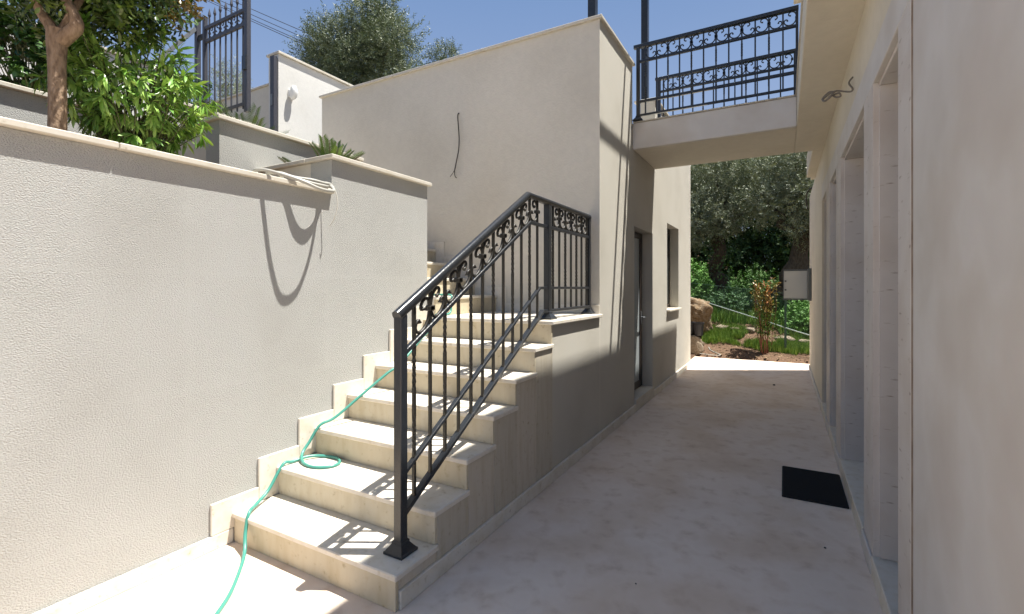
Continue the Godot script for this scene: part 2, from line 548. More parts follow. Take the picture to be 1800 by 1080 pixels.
# ------------------------------------------------------------------ walls on the left
func build_left_walls() -> void:
	var sk := [M.skirt]
	var cp := [M.coping]
	var t := thing("retaining_wall", "long rough cream plaster retaining wall with stone coping beside the staircase", "wall", Vector3(-2.85, 0, -1.0))
	bp("wall", t, M.stucco, -2.97, XL, -0.1, 2.10, 9.0, -3.345, 0.0)
	bp("wall", t, M.stucco, -2.97, XL, 2.10, 2.345, -2.31, -3.345, 0.0)
	bp("wall", t, M.render, -3.585, -2.97, 1.2, 2.345, -2.31, -2.45, 0.002)
	slabs_z("coping", t, cp, -3.0, -2.712, 2.102, 2.132, 8.9, -2.308, 1.18)
	slabs_z("coping", t, cp, -3.0, -2.712, 2.347, 2.377, -2.282, -3.37, 1.1)
	bp("coping", t, M.coping, -3.584, -3.003, 2.347, 2.377, -2.282, -2.50, 0.004)
	slabs_z("skirting", t, sk, XL, -2.733, 0.0, 0.082, 8.9, F1 + 0.001, 1.05)
	var p2 := thing("planter_wall", "upper terraced planter wall of cream plaster behind the small tree", "wall", Vector3(-4.2, 0, -1.5))
	bp("wall", p2, M.stucco, -4.36, -4.21, 1.2, 2.688, 9.0, -2.01, 0.0)
	bp("wall", p2, M.stucco, -3.76, -3.585, 1.2, 2.675, -2.01, -3.345, 0.0)
	bp("wall", p2, M.render, -4.36, -3.76, 1.2, 2.675, -2.01, -2.16, 0.0)
	slabs_z("coping", p2, cp, -4.39, -4.175, 2.69, 2.72, 8.9, -1.985, 1.2)
	slabs_z("coping", p2, cp, -3.79, -3.55, 2.677, 2.707, -1.982, -3.37, 1.2)
	bp("coping", p2, M.coping, -4.39, -3.793, 2.677, 2.707, -1.988, -2.19, 0.004)
	var p3 := thing("planter_wall", "low plaster planter wall with pale coping below the iron gate", "wall", Vector3(-5.1, 0, -2.6))
	bp("wall", p3, M.stucco, -5.15, -5.0, 1.2, 3.19, -2.30, -3.16, 0.002)
	bp("coping", p3, M.coping, -5.17, -4.97, 3.192, 3.22, -2.302, -3.18, 0.004)
	for s in [[-4.21, -2.97, 1.3, 2.02, 9.0, -2.01], [-3.585, -2.97, 1.3, 2.02, -2.01, -2.31], [-3.585, -2.97, 1.3, 2.27, -2.45, -3.345], [-6.2, -4.36, 1.3, 2.58, 9.0, -2.01], [-5.0, -3.76, 1.3, 2.6, -2.16, -3.345]]:
		struct("planter_soil", bx(Vector3(s[0], s[2], s[4]), Vector3(s[1], s[3], s[5]), 0.0), M.soil)
	# boundary wall of the street, on both sides of the gate opening
	var nw := thing("boundary_wall", "white rendered boundary wall with stone coping behind the green shrub", "wall", Vector3(-6.3, 3.3, 0.0))
	bp("wall", nw, M.white_render, -6.42, -6.2, 1.2, 3.93, 9.0, -3.13, 0.002)
	slabs_z("coping", nw, cp, -6.45, -6.17, 3.932, 3.962, 8.9, -3.15, 1.3)
	var ww := thing("boundary_wall", "bright white wall with pale coping and a wall lamp behind the tall plaster wall", "wall", Vector3(-6.3, 3.3, -6.0))
	bp("wall", ww, M.white_render, -6.42, -6.2, 1.2, 4.745, -4.29, -13.0, 0.002)
	slabs_z("coping", ww, cp, -6.45, -6.165, 4.747, 4.78, -4.27, -13.0, 1.3)
	var lw := thing("boundary_wall", "beige side wall seen in shade behind the open iron gate", "wall", Vector3(-9.0, 3.3, -4.4))
	bp("wall", lw, M.render, -14.0, -6.42, 3.2, 4.36, -4.32, -4.5, 0.002)
	bp("coping", lw, M.coping, -14.0, -6.452, 4.362, 4.39, -4.30, -4.52, 0.004)
	var la := thing("wall_lamp", "small white wall lamp on the bright white wall beside the gate post", "lamp", Vector3(-6.2, 4.2, -4.48))
	bp("bracket", la, M.white_plastic, -6.2, -6.17, 4.19, 4.30, -4.44, -4.52, 0.008)
	var lg := Geo.new()
	lg.tube([Vector3(-6.165, 4.17, -4.48), Vector3(-6.13, 4.20, -4.48), Vector3(-6.115, 4.26, -4.48), Vector3(-6.13, 4.315, -4.48), Vector3(-6.16, 4.33, -4.48)], [0.03, 0.048, 0.052, 0.045, 0.02], 14)
	part("shade", lg, M.white_plastic, la)
	# upper landing behind the stairs
	struct("upper_landing", bx(Vector3(-6.2, 1.2, -3.36), Vector3(-5.91, 3.26, ZT), 0.003), M.tread)

# ------------------------------------------------------------------ staircase
func build_stairs() -> void:
	var t := thing("staircase", "cream limestone staircase climbing beside the rough plaster wall", "stairs", Vector3(-2.1, 0, -1.6))
	var core := Geo.new()
	for i in 7:
		var y := RISE * (i + 1) - 0.031
		var z0 := F1 - RUN * i - 0.021
		var z1 := F1 - RUN * (i + 1) - 0.021 if i < 6 else ZT
		core.box(Vector3(XL, -0.05, z1), Vector3(XR, y, z0), 0.0)
	part("core", core, M.side, t)
	for i in 7:
		var y := RISE * (i + 1)
		var z0 := F1 - RUN * i
		var z1 := F1 - RUN * (i + 1) - 0.02 if i < 6 else ZT
		bp("riser", t, [M.lime, M.lime2][(i * 5 + 1) % 2 if i != 3 else 0], -2.733, -1.508, RISE * i + (0.0 if i == 0 else 0.0008), y - 0.0305, z0 - 0.02, z0, 0.002)
		if i < 6:
			bp("tread", t, M.tread, -2.733, -1.494, y - 0.03, y, z1 + 0.0005, z0 + 0.014, 0.005)
	# landing
	bp("landing_slab", t, M.tread, -2.66, -1.488, RISE * 7 - 0.03, RISE * 7, ZT + 0.001, F1 - RUN * 6 + 0.014, 0.005)
	bp("skirting", t, M.skirt, -2.64, -1.52, RISE * 7 + 0.001, RISE * 7 + 0.085, ZT + 0.001, ZT + 0.016, 0.003)
	# stepped skirting against the retaining wall
	for i in 7:
		var z0 := F1 - RUN * i + 0.125
		var z1 := F1 - RUN * (i + 1) + 0.125
		if i == 6: z1 = -3.34
		bp("skirting", t, M.skirt, XL, -2.7335 + 0.0012 * (i % 2), (0.083 if i == 0 else RISE * i), RISE * (i + 1) + 0.085, z1 + 0.0008, z0, 0.003)
	# stone panels on the flank, one under each step
	for i in 6:
		var z0 := F1 - RUN * i - 0.0215
		var z1 := F1 - RUN * (i + 1) - 0.0195
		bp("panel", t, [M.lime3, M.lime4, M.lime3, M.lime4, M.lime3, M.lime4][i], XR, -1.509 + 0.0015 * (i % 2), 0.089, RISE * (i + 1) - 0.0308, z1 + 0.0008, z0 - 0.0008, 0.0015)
	# base along the flank
	slabs_z("skirting", t, [M.skirt], XR, -1.496, 0.0, 0.088, F1 - 0.021, ZT, 0.9)
	# second flight, turning left along the annex
	var u := thing("staircase", "upper flight of limestone steps turning left along the tall wall", "stairs", Vector3(-4.2, 1.2, -3.9))
	for k in 12:
		var x0 := -2.66 - 0.27 * k
		var y0 := RISE * 7 + RISE * k
		bp("riser", u, [M.lime2, M.lime][k % 2], x0 - 0.02, x0, y0 + 0.0008, y0 + RISE - 0.0305, -3.348, ZT + 0.001, 0.002)
		bp("tread", u, M.tread, x0 - 0.29, x0 + 0.013, y0 + RISE - 0.03, y0 + RISE, -3.348, ZT + 0.001, 0.005)
		bp("skirting", u, M.skirt, x0 - 0.27 + 0.118, x0 + 0.118, y0, y0 + RISE + 0.085, ZT + 0.001, ZT + 0.015 + 0.001 * (k % 2), 0.003)
		bp("core", u, M.render, x0 - 0.29, x0 - 0.0205, 1.0, y0 + RISE - 0.031, -3.35, ZT + 0.002, 0.0)

# ------------------------------------------------------------------ annex on the left of the passage
func build_annex() -> void:
	var t := thing("annex_building", "tall plain cream plastered annex with stone coping above the stair landing", "building", Vector3(-3.4, 0, -6.9))
	var top := 3.998
	bp("wall", t, M.render, -5.41, XR, -0.1, top, ZT, ZT - 0.012, 0.0)
	bp("wall", t, M.render, -5.41, XR - 0.25, -0.1, top, ZT - 0.013, ZT - 0.22, 0.0)
	var xi := XR - 0.25
	# passage side, in pieces round the door and the window
	for s in [[ZT - 0.012, -5.515, -0.1, top], [-5.515, -5.60, -0.1, 3.345], [-5.60, -6.50, 2.17, 3.345], [-5.60, -6.50, -0.1, 0.0], [-6.50, -6.635, -0.1, 3.345], [-6.635, -7.41, -0.1, top], [-7.41, -8.31, -0.1, 1.09], [-7.41, -8.31, 2.42, top], [-8.31, -9.49, -0.1, top]]:
		bp("wall", t, M.side, xi, XR, s[2], s[3], s[0], s[1], 0.0)
	bp("wall", t, M.render, -5.41, xi, -0.1, top, -9.27, -9.49, 0.0)
	bp("wall", t, M.render, -5.41, -5.19, -0.1, top, ZT - 0.22, -9.27, 0.0)
	bp("roof_terrace", t, M.tread, -5.19, xi, 3.1, 3.345, ZT - 0.22, -9.27, 0.0)
	bp("floor", t, M.dark_joint, -5.19, xi, -0.05, 0.02, ZT - 0.22, -9.27, 0.0)
	slabs_x("coping", t, [M.coping], -5.44, -1.488, top + 0.001, top + 0.03, ZT - 0.25, ZT + 0.03, 1.3)
	slabs_z("coping", t, [M.coping], xi - 0.03, -1.488, top + 0.001, top + 0.03, ZT - 0.253, -5.525, 1.1)
	slabs_z("coping", t, [M.coping], xi - 0.03, -1.488, top + 0.001, top + 0.03, -6.62, -9.52, 1.2)
	slabs_x("coping", t, [M.coping], -5.44, xi - 0.035, top + 0.001, top + 0.03, -9.25, -9.52, 1.3)
	slabs_z("coping", t, [M.coping], -5.44, -5.16, top + 0.001, top + 0.03, ZT - 0.253, -9.24, 1.3)
	for s in [[ZT - 0.002, -5.60], [-6.50, -9.49]]:
		slabs_z("skirting", t, [M.skirt], XR, -1.4975, 0.0, 0.088, s[0], s[1], 0.95)
	# door
	bp("door_sill", t, M.coping, -1.70, -1.498, 0.0, 0.14, -5.602, -6.498, 0.004)
	var d := bp("door", t, M.brown_frame, -1.69, -1.655, 0.142, 2.168, -5.604, -5.67, 0.004)
	for s in [[0.142, 2.168, -6.43, -6.496], [2.09, 2.168, -5.672, -6.428], [0.142, 0.235, -5.672, -6.428]]:
		var fr := bx(Vector3(-1.69, s[0], s[2]), Vector3(-1.655, s[1], s[3]), 0.004)
		part("frame", fr, M.brown_frame, d)
	for s in [[0.237, 2.088, -5.672, -5.745], [0.237, 2.088, -6.355, -6.426]]:
		part("stile", bx(Vector3(-1.684, s[0], s[2]), Vector3(-1.647, s[1], s[3]), 0.004), M.brown_frame, d)
	part("pane", bx(Vector3(-1.67, 0.237, -5.747), Vector3(-1.66, 2.088, -6.353), 0.0), M.frosted, d)
	var hg := Geo.new()
	hg.tube([Vector3(-1.65, 1.06, -6.39), Vector3(-1.60, 1.06, -6.39), Vector3(-1.592, 1.06, -6.375), Vector3(-1.592, 1.06, -6.28)], 0.009, 8)
	hg.box(Vector3(-1.648, 0.97, -6.405), Vector3(-1.641, 1.14, -6.375), 0.002)
	part("handle", hg, M.zinc, d)
	# window
	var wn := bp("window", t, M.brown_frame, -1.69, -1.655, 1.122, 2.418, -7.414, -7.475, 0.004)
	for s in [[1.122, 2.418, -8.245, -8.306], [2.355, 2.418, -7.477, -8.243], [1.122, 1.185, -7.477, -8.243]]:
		part("frame", bx(Vector3(-1.69, s[0], s[2]), Vector3(-1.655, s[1], s[3]), 0.004), M.brown_frame, wn)
	part("pane", bx(Vector3(-1.676, 1.187, -7.479), Vector3(-1.67, 2.353, -8.241), 0.0), M.glass, wn)
	part("sill", bx(Vector3(-1.70, 1.092, -7.38), Vector3(-1.472, 1.12, -8.34), 0.004), M.tread, wn)

# ------------------------------------------------------------------ villa on the right
func build_villa() -> void:
	var t := thing("villa", "shaded marble-clad villa wall with tall door openings along the passage", "building", Vector3(2.5, 0, -3.0))
	var gaps := [[-2.40, -3.01], [-3.33, -4.605], [-4.986, -5.633], [-6.066, -6.763]]
	var head := 2.48
	# structural wall behind the cladding, then the stone slabs
	bp("cladding_slab", t, M.marble_b, XB, 0.78, -0.1, 3.045, -0.85, -2.145, 0.001)
	bp("joint", t, M.dark_joint, XB + 0.0012, 0.78, -0.1, 3.045, -2.1455, -2.1805, 0.0)
	var piers := [[-2.181, -2.40], [-3.01, -3.33], [-4.605, -4.986], [-5.633, -6.066]]
	for p in piers:
		bp("pier", t, M.marble, XB, 0.78, -0.1, head, p[0], p[1], 0.0015)
	bp("lintel", t, M.marble_b, XB, 0.78, head + 0.001, 2.655, -2.181, -6.80, 0.003)
	bp("wall", t, M.cream, 0.398, 0.78, 2.656, 3.045, -2.181, -6.80, 0.002)
	bp("wall", t, M.cream, 0.396, 0.78, -0.1, head, -6.763, -6.80, 0.0)
	bp("wall", t, M.cream, 0.396, 0.78, -0.1, 3.045, -6.801, -9.95, 0.003)
	# linings, sills and glazing of the openings
	for gp in gaps:
		var zn: float = gp[0]
		var zf: float = gp[1]
		bp("jamb", t, M.marble, 0.416, 0.70, 0.101, head - 0.022, zf + 0.0005, zf + 0.02, 0.002)
		bp("jamb", t, M.marble, 0.416, 0.70, 0.101, head - 0.022, zn - 0.02, zn - 0.0005, 0.002)
		bp("head_lining", t, M.marble, 0.416, 0.70, head - 0.021, head - 0.001, zf + 0.001, zn - 0.001, 0.002)
		bp("sill", t, M.tread, 0.384, 0.77, -0.02, 0.10, zf + 0.001, zn - 0.001, 0.004)
		var w := bp("glazed_door", t, M.iron_grey, 0.62, 0.68, 0.102, head - 0.023, zn - 0.021, zn - 0.075, 0.003)
		part("frame", bx(Vector3(0.62, 0.102, zf + 0.021), Vector3(0.68, head - 0.023, zf + 0.075), 0.003), M.iron_grey, w)
		part("frame", bx(Vector3(0.62, 0.102, zf + 0.077), Vector3(0.68, 0.18, zn - 0.077), 0.003), M.iron_grey, w)
		part("frame", bx(Vector3(0.62, head - 0.09, zf + 0.077), Vector3(0.68, head - 0.023, zn - 0.077), 0.003), M.iron_grey, w)
		part("pane", bx(Vector3(0.645, 0.182, zf + 0.077), Vector3(0.653, head - 0.092, zn - 0.077), 0.0), M.glass, w)
	for s in [[-0.85, -2.148], [-2.181, -2.40], [-3.01, -3.33], [-4.605, -4.986], [-5.633, -6.066], [-6.763, -9.95]]:
		slabs_z("skirting", t, [M.marble_b], 0.379, XB + (0.004 if s[0] < -6.5 else 0.0), 0.0, 0.092, s[0], s[1], 1.2)
	# shell: rear walls, floor slab, upper storey
	bp("wall", t, M.cream, 0.78, 5.2, -0.1, 3.045, -0.85, -1.05, 0.0)
	bp("wall", t, M.cream, 0.78, 5.2, -0.1, 6.05, -9.75, -9.95, 0.0)
	bp("wall", t, M.cream, 5.0, 5.2, -0.1, 6.05, -1.05, -9.75, 0.0)
	bp("floor", t, M.floor, 0.78, 5.0, -0.1, 0.05, -1.05, -9.75, 0.0)
	bp("upper_wall", t, M.cream, 0.41, 0.70, 3.347, 6.05, -1.6, -9.95, 0.0)
	bp("upper_wall", t, M.cream, 0.70, 5.0, 3.347, 6.05, -1.6, -1.8, 0.0)
	bp("upper_floor", t, M.cream, 0.78, 5.0, 3.046, 3.345, -1.05, -9.75, 0.0)
	bp("roof", t, M.cream, 0.14, 5.4, 6.052, 6.20, -1.4, -9.07, 0.004)
	bp("roof", t, M.cream, 0.405, 5.4, 6.052, 6.20, -9.072, -10.0, 0.004)
	bp("balcony", t, M.cream, 0.112, 0.78, 3.046, 3.345, -0.85, -6.62, 0.005)
	bp("balcony", t, M.cream, 0.29, 0.78, 3.046, 3.345, -6.621, -8.2, 0.005)
	bp("balcony_edge", t, M.coping, 0.100, 0.405, 3.347, 3.362, -0.85, -6.62, 0.004)

func build_bridge() -> void:
	var t := thing("footbridge", "plastered footbridge slab crossing overhead from the annex to the villa balcony", "bridge", Vector3(-0.7, 3.05, -6.07))
	bp("slab", t, M.marble_b, XR + 0.001, 0.111, 3.046, 3.345, -5.53, -5.57, 0.006)
	bp("slab", t, M.cream, XR + 0.001, 0.111, 3.048, 3.345, -5.571, -6.62, 0.006)
	for s in [[-5.515, -5.75], [-6.40, -6.635]]:
		slabs_x("edge_slab", t, [M.coping], XR + 0.001, 0.098, 3.347, 3.360, s[1], s[0], 0.8)

func build_pergola() -> void:
	var t := thing("pergola", "dark metal pergola posts rising past the parapet beside the footbridge", "pergola", Vector3(-1.8, 3.4, -6.0))
	bp("post", t, M.iron, -2.05, -1.955, 3.345, 5.60, -5.48, -5.575, 0.004)
	bp("post", t, M.iron, -1.715, -1.625, 4.029, 5.60, -6.66, -6.75, 0.004)
	bp("beam", t, M.iron, -2.15, 0.41, 5.601, 5.66, -5.505, -5.55, 0.004)
	bp("beam", t, M.iron, -2.15, 0.41, 5.601, 5.66, -6.685, -6.73, 0.004)
	bp("purlin", t, M.iron, -0.69, -0.65, 5.661, 5.721, -4.55, -7.0, 0.004)
	bp("purlin", t, M.iron, -1.90, -1.86, 5.661, 5.721, -5.2, -7.0, 0.004)

# ------------------------------------------------------------------ wrought iron
const SCROLL := [Vector2(0.58, 0.70), Vector2(0.46, 0.72), Vector2(0.40, 0.82), Vector2(0.48, 0.94), Vector2(0.66, 0.97), Vector2(0.84, 0.88), Vector2(0.95, 0.66), Vector2(0.94, 0.40), Vector2(0.83, 0.17), Vector2(0.62, 0.04), Vector2(0.36, 0.04), Vector2(0.15, 0.16), Vector2(0.08, 0.33), Vector2(0.15, 0.46), Vector2(0.28, 0.46), Vector2(0.33, 0.35)]

# one scroll in the cell between two bars; a0 is the far bar's foot, du leads to the bar that it hugs
func scroll_mesh(du: Vector3, h: float, r: float) -> Mesh:
	var p := []
	for q in SCROLL:
		p.append(du * q.x + Vector3.UP * (h * q.y))
	p = smooth_path(p, 4)
	var rr := []
	for i in p.size():
		var e := minf(i, p.size() - 1 - i)
		rr.append(r * (1.5 if e < 2 else 1.0))
	var g := Geo.new()
	g.tube(p, rr, 6)
	# collars that tie the scroll to the bars
	var c1 := du * 0.97 + Vector3.UP * h * 0.5
	g.box(c1 - Vector3(r * 2.0, 0.012, r * 2.0), c1 + Vector3(r * 2.0, 0.012, r * 2.0), 0.002)
	return g.mesh()

func bar_mesh(length: float, half: float, twisted: bool) -> Mesh:
	var g := Geo.new()
	if not twisted:
		g.box(Vector3(-half, 0, -half), Vector3(half, length, half), 0.001)
		return g.mesh()
	var rings := 56
	var prev := []
	for i in rings + 1:
		var y := length * i / rings
		var tw := 0.0
		var f := float(i) / rings
		tw = TAU * 1.25 * clampf((f - 0.22) / 0.18, 0.0, 1.0) + TAU * 1.25 * clampf((f - 0.55) / 0.18, 0.0, 1.0)
		var hh := half
		var ring := []
		for s in 4:
			var a := tw + TAU * (s + 0.5) / 4.0
			ring.append(Vector3(cos(a) * hh * 1.414, y, sin(a) * hh * 1.414))
		if i > 0:
			for s in 4:
				var q := [prev[s], prev[(s + 1) % 4], ring[(s + 1) % 4], ring[s]]
				var ce: Vector3 = (q[0] + q[1] + q[2] + q[3]) * 0.25
				g.oriented(q, Vector3(ce.x, 0, ce.z))
		prev = ring
	return g.mesh()

func rect(w: float, h: float) -> Array:
	var c := 0.003
	return [Vector2(-w + c, -h), Vector2(w - c, -h), Vector2(w, -h + c), Vector2(w, h - c), Vector2(w - c, h), Vector2(-w + c, h), Vector2(-w, h - c), Vector2(-w, -h + c)]

func rounded(w: float, h: float) -> Array:
	# flat underside, rounded top
	var p := [Vector2(-w, -h), Vector2(w, -h), Vector2(w * 1.05, -h * 0.3)]
	for i in 7:
		var a := PI * i / 6.0
		p.append(Vector2(cos(a) * w, sin(a) * h * 1.1))
	p.append(Vector2(-w * 1.05, -h * 0.3))
	return p

func rail_part(called: String, t: Node3D, p: Array, prof: Array, m: Material, smooth := false) -> MeshInstance3D:
	var g := Geo.new()
	g.sweep(p, prof, smooth)
	return part(called, g, m, t)

func post_with_foot(t: Node3D, at: Vector3, top: float, half: float, m: Material) -> void:
	var p := bp("post", t, m, at.x - half, at.x + half, at.y + 0.002, top, at.z - half, at.z + half, 0.003)
	var g := Geo.new()
	# stepped pyramid foot
	var lv := [[half + 0.034, 0.0], [half + 0.034, 0.012], [half + 0.028, 0.016], [half + 0.006, 0.045], [half + 0.006, 0.056], [half + 0.0005, 0.062]]
	for i in lv.size() - 1:
		for s in 4:
			var d0 := Vector3([1, 1, -1, -1][s], 0, [1, -1, -1, 1][s])
			var d1 := Vector3([1, -1, -1, 1][s], 0, [-1, -1, 1, 1][s])
			var b := at + Vector3.UP * 0.001
			var q := [b + d0 * lv[i][0] + Vector3.UP * lv[i][1], b + d1 * lv[i][0] + Vector3.UP * lv[i][1], b + d1 * lv[i + 1][0] + Vector3.UP * lv[i + 1][1], b + d0 * lv[i + 1][0] + Vector3.UP * lv[i + 1][1]]
			g.oriented(q, (d0 + d1) + Vector3.UP * 0.5)
	part("foot", g, m, p)

func build_stair_railing() -> void:
	var t := thing("stair_railing", "black wrought iron stair railing with scrolls and twisted bars on the limestone steps", "railing", Vector3(-1.615, RISE, -1.77))
	var x := -1.615
	var V := func(y: float, z: float) -> Vector3: return Vector3(x, y, z)
	var za := -1.765
	var z_end := -4.345
	var sl := 0.594
	# the three rails follow the stair and then run level over the landing
	var hand_a := 3.10
	rail_part("handrail", t, [V.call(1.318, -1.735), V.call(1.318 + sl * (3.09 - 1.735), -3.09), V.call(2.123, z_end)], rounded(0.026, 0.02), M.iron, true)
	rail_part("rail", t, [V.call(1.13, za - 0.02), V.call(1.13 + sl * (3.125 - 1.785), -3.125), V.call(1.926, z_end)], rect(0.013, 0.013), M.iron)
	rail_part("rail", t, [V.call(0.545, za - 0.02), V.call(1.448, -3.285), V.call(1.448, z_end)], rect(0.014, 0.011), M.iron)
	rail_part("rail", t, [V.call(0.352, za - 0.02), V.call(1.268, -3.335), V.call(1.272, z_end)], rect(0.019, 0.0125), M.iron)
	post_with_foot(t, Vector3(x, RISE, za), 1.32, 0.024, M.iron)
	post_with_foot(t, Vector3(x, RISE * 7, -3.43), 2.11, 0.024, M.iron)
	post_with_foot(t, Vector3(x, RISE * 7, z_end + 0.012), 2.11, 0.02, M.iron)
	var plain_s := bar_mesh(0.968, 0.0078, false)
	var twist_s := bar_mesh(0.968, 0.0078, true)
	var plain_l := bar_mesh(0.845, 0.0078, false)
	var twist_l := bar_mesh(0.845, 0.0078, true)
	var zs := []
	for i in 13:
		var z := -1.862 - 0.126 * i
		zs.append(z)
		if i == 12: continue
		var yb := 0.352 + (1.268 - 0.352) / (3.335 - 1.785) * (-z - 1.785)
		var yt := minf(1.318 + sl * (-z - 1.735), 2.123) - 0.015
		var me: Mesh = twist_s if i % 2 == 0 else plain_s
		copy_part("baluster", me, M.iron_bronze, t, Vector3(x, yb + 0.01, z)).scale = Vector3(1, (yt - yb - 0.01) / 0.968, 1)
	var zl := []
	for i in 7:
		var z := -3.53 - 0.1255 * i
		zl.append(z)
		if z < z_end + 0.05: continue
		copy_part("baluster", twist_l if i % 2 == 0 else plain_l, M.iron_bronze, t, Vector3(x, 1.274, z)).scale = Vector3(1, (2.105 - 1.274) / 0.845, 1)
	# scrolls: pairs that hug every second bar
	for i in 11:
		var z0: float = zs[i]
		var z1: float = zs[i + 1]
		var y0 := minf(1.13 + sl * (-z0 - 1.785), 1.926) + 0.014
		var y1 := minf(1.13 + sl * (-z1 - 1.785), 1.926) + 0.014
		var hug_far := i % 2 == 0
		var foot := Vector3(x, y0 if hug_far else y1, z0 if hug_far else z1)
		var tip := Vector3(x, y1 if hug_far else y0, z1 if hug_far else z0)
		copy_part("scroll", scroll_mesh(tip - foot, 0.158, 0.0088), M.iron_bronze, t, foot)
	for i in 6:
		var z0: float = zl[i]
		var z1: float = zl[i + 1]
		var hug_far := i % 2 == 0
		var foot := Vector3(x, 1.94, z0 if hug_far else z1)
		var tip := Vector3(x, 1.94, z1 if hug_far else z0)
		copy_part("scroll", scroll_mesh(tip - foot, 0.155, 0.0088), M.iron_bronze, t, foot)

func bridge_railing(z: float, y: float, label: String, off: float) -> void:
	var t := thing("bridge_railing", label, "railing", Vector3(-0.7, 3.36, z), "railings of the footbridge")
	var xa := -1.505
	var xb := 0.128
	var V := func(xx: float, yy: float) -> Vector3: return Vector3(xx, yy, z)
	rail_part("handrail", t, [V.call(xa, y + 0.85), V.call(xb, y + 0.85)], rect(0.024, 0.019), M.iron)
	for s in [[0.675, 0.014], [0.215, 0.015], [0.058, 0.012]]:
		rail_part("rail", t, [V.call(-1.455, y + s[0]), V.call(xb - 0.002, y + s[0])], rect(0.014, s[1]), M.iron)
	post_with_foot(t, Vector3(-1.456, 3.3605, z), y + 0.832, 0.02, M.iron)
	bp("post", t, M.iron, xb - 0.026, xb - 0.002, 3.362, y + 0.831, z - 0.012, z + 0.012, 0.002)
	var xs := []
	var a := bar_mesh(0.77, 0.0074, false)
	var b := bar_mesh(0.77, 0.0074, true)
	for i in 12:
		var xx := -1.374 + off + 0.1243 * i
		xs.append(xx)
		copy_part("baluster", b if i % 2 == 0 else a, M.iron, t, Vector3(xx, y + 0.062, z))
	xs.append(minf(xs[11] + 0.1243, xb - 0.014))
	for i in 12:
		var hug_right := i % 2 == 1
		var foot := Vector3(xs[i] if hug_right else xs[i + 1], y + 0.69, z)
		var tip := Vector3(xs[i + 1] if hug_right else xs[i], y + 0.69, z)
		copy_part("scroll", scroll_mesh(tip - foot, 0.138, 0.0062), M.iron, t, foot)

func build_gate() -> void:
	var z := -3.217
	var t := thing("iron_gate", "tall grey iron garden gate with spear tips standing open above the planters", "gate", Vector3(-6.1, 3.34, z))
	bp("stile", t, M.iron_grey, -6.060, -6.015, 3.42, 4.69, z - 0.022, z + 0.022, 0.004)
	bp("stile", t, M.iron_grey, -5.222, -5.165, 3.40, 4.92, z - 0.025, z + 0.025, 0.004)
	for y in [4.55, 4.39, 3.50]:
		bp("rail", t, M.iron_grey, -6.014, -5.223, y - 0.02, y + 0.02, z - 0.016, z + 0.016, 0.003)
	var g := Geo.new()
	g.box(Vector3(-0.0075, 0, -0.0075), Vector3(0.0075, 1.20, 0.0075), 0.001)
	var pr := [Vector2(0.006, 1.20), Vector2(0.017, 1.235), Vector2(0.012, 1.265), Vector2(0.0, 1.32)]
	g.lathe(Vector3.ZERO, pr, 6)
	var bar := g.mesh()
	var xs := []
	for i in 7:
		var xx := -5.945 + 0.112 * i
		xs.append(xx)
		copy_part("spear_bar", bar, M.iron_grey, t, Vector3(xx, 3.45 if i % 2 == 0 else 3.44, z))
	for i in 6:
		var hug_right := i % 2 == 1
		var foot := Vector3(xs[i] if hug_right else xs[i + 1], 4.412, z)
		var tip := Vector3(xs[i + 1] if hug_right else xs[i], 4.412, z)
		copy_part("scroll", scroll_mesh(tip - foot, 0.118, 0.006), M.iron_grey, t, foot)
	bp("lock", t, M.iron, -5.23, -5.160, 3.86, 4.02, z + 0.026, z + 0.045, 0.003)
	var p := thing("gate_post", "dark square gate post left of the open iron gate with a sloping brace", "post", Vector3(-6.2, 3.34, z))
	bp("post", p, M.iron_grey, -6.225, -6.172, 3.0, 4.78, z - 0.026, z + 0.026, 0.004)
	bp("hinge", p, M.iron, -6.171, -6.061, 4.44, 4.50, z - 0.015, z + 0.015, 0.004)
	bp("hinge", p, M.iron, -6.171, -6.061, 3.60, 3.66, z - 0.015, z + 0.015, 0.004)
	rail_part("brace", p, [Vector3(-6.2, 4.58, z + 0.027), Vector3(-6.24, 3.967, z + 0.47)], rect(0.022, 0.022), M.zinc)
	var q := thing("gate_post", "dark grey gate post fixed to the end of the bright white wall", "post", Vector3(-6.24, 3.34, -4.25))
	bp("post", q, M.iron_grey, -6.28, -6.195, 3.0, 4.70, -4.215, -4.268, 0.004)
	bp("strike_plate", q, M.zinc, -6.26, -6.215, 4.0, 4.16, -4.208, -4.2145, 0.002)

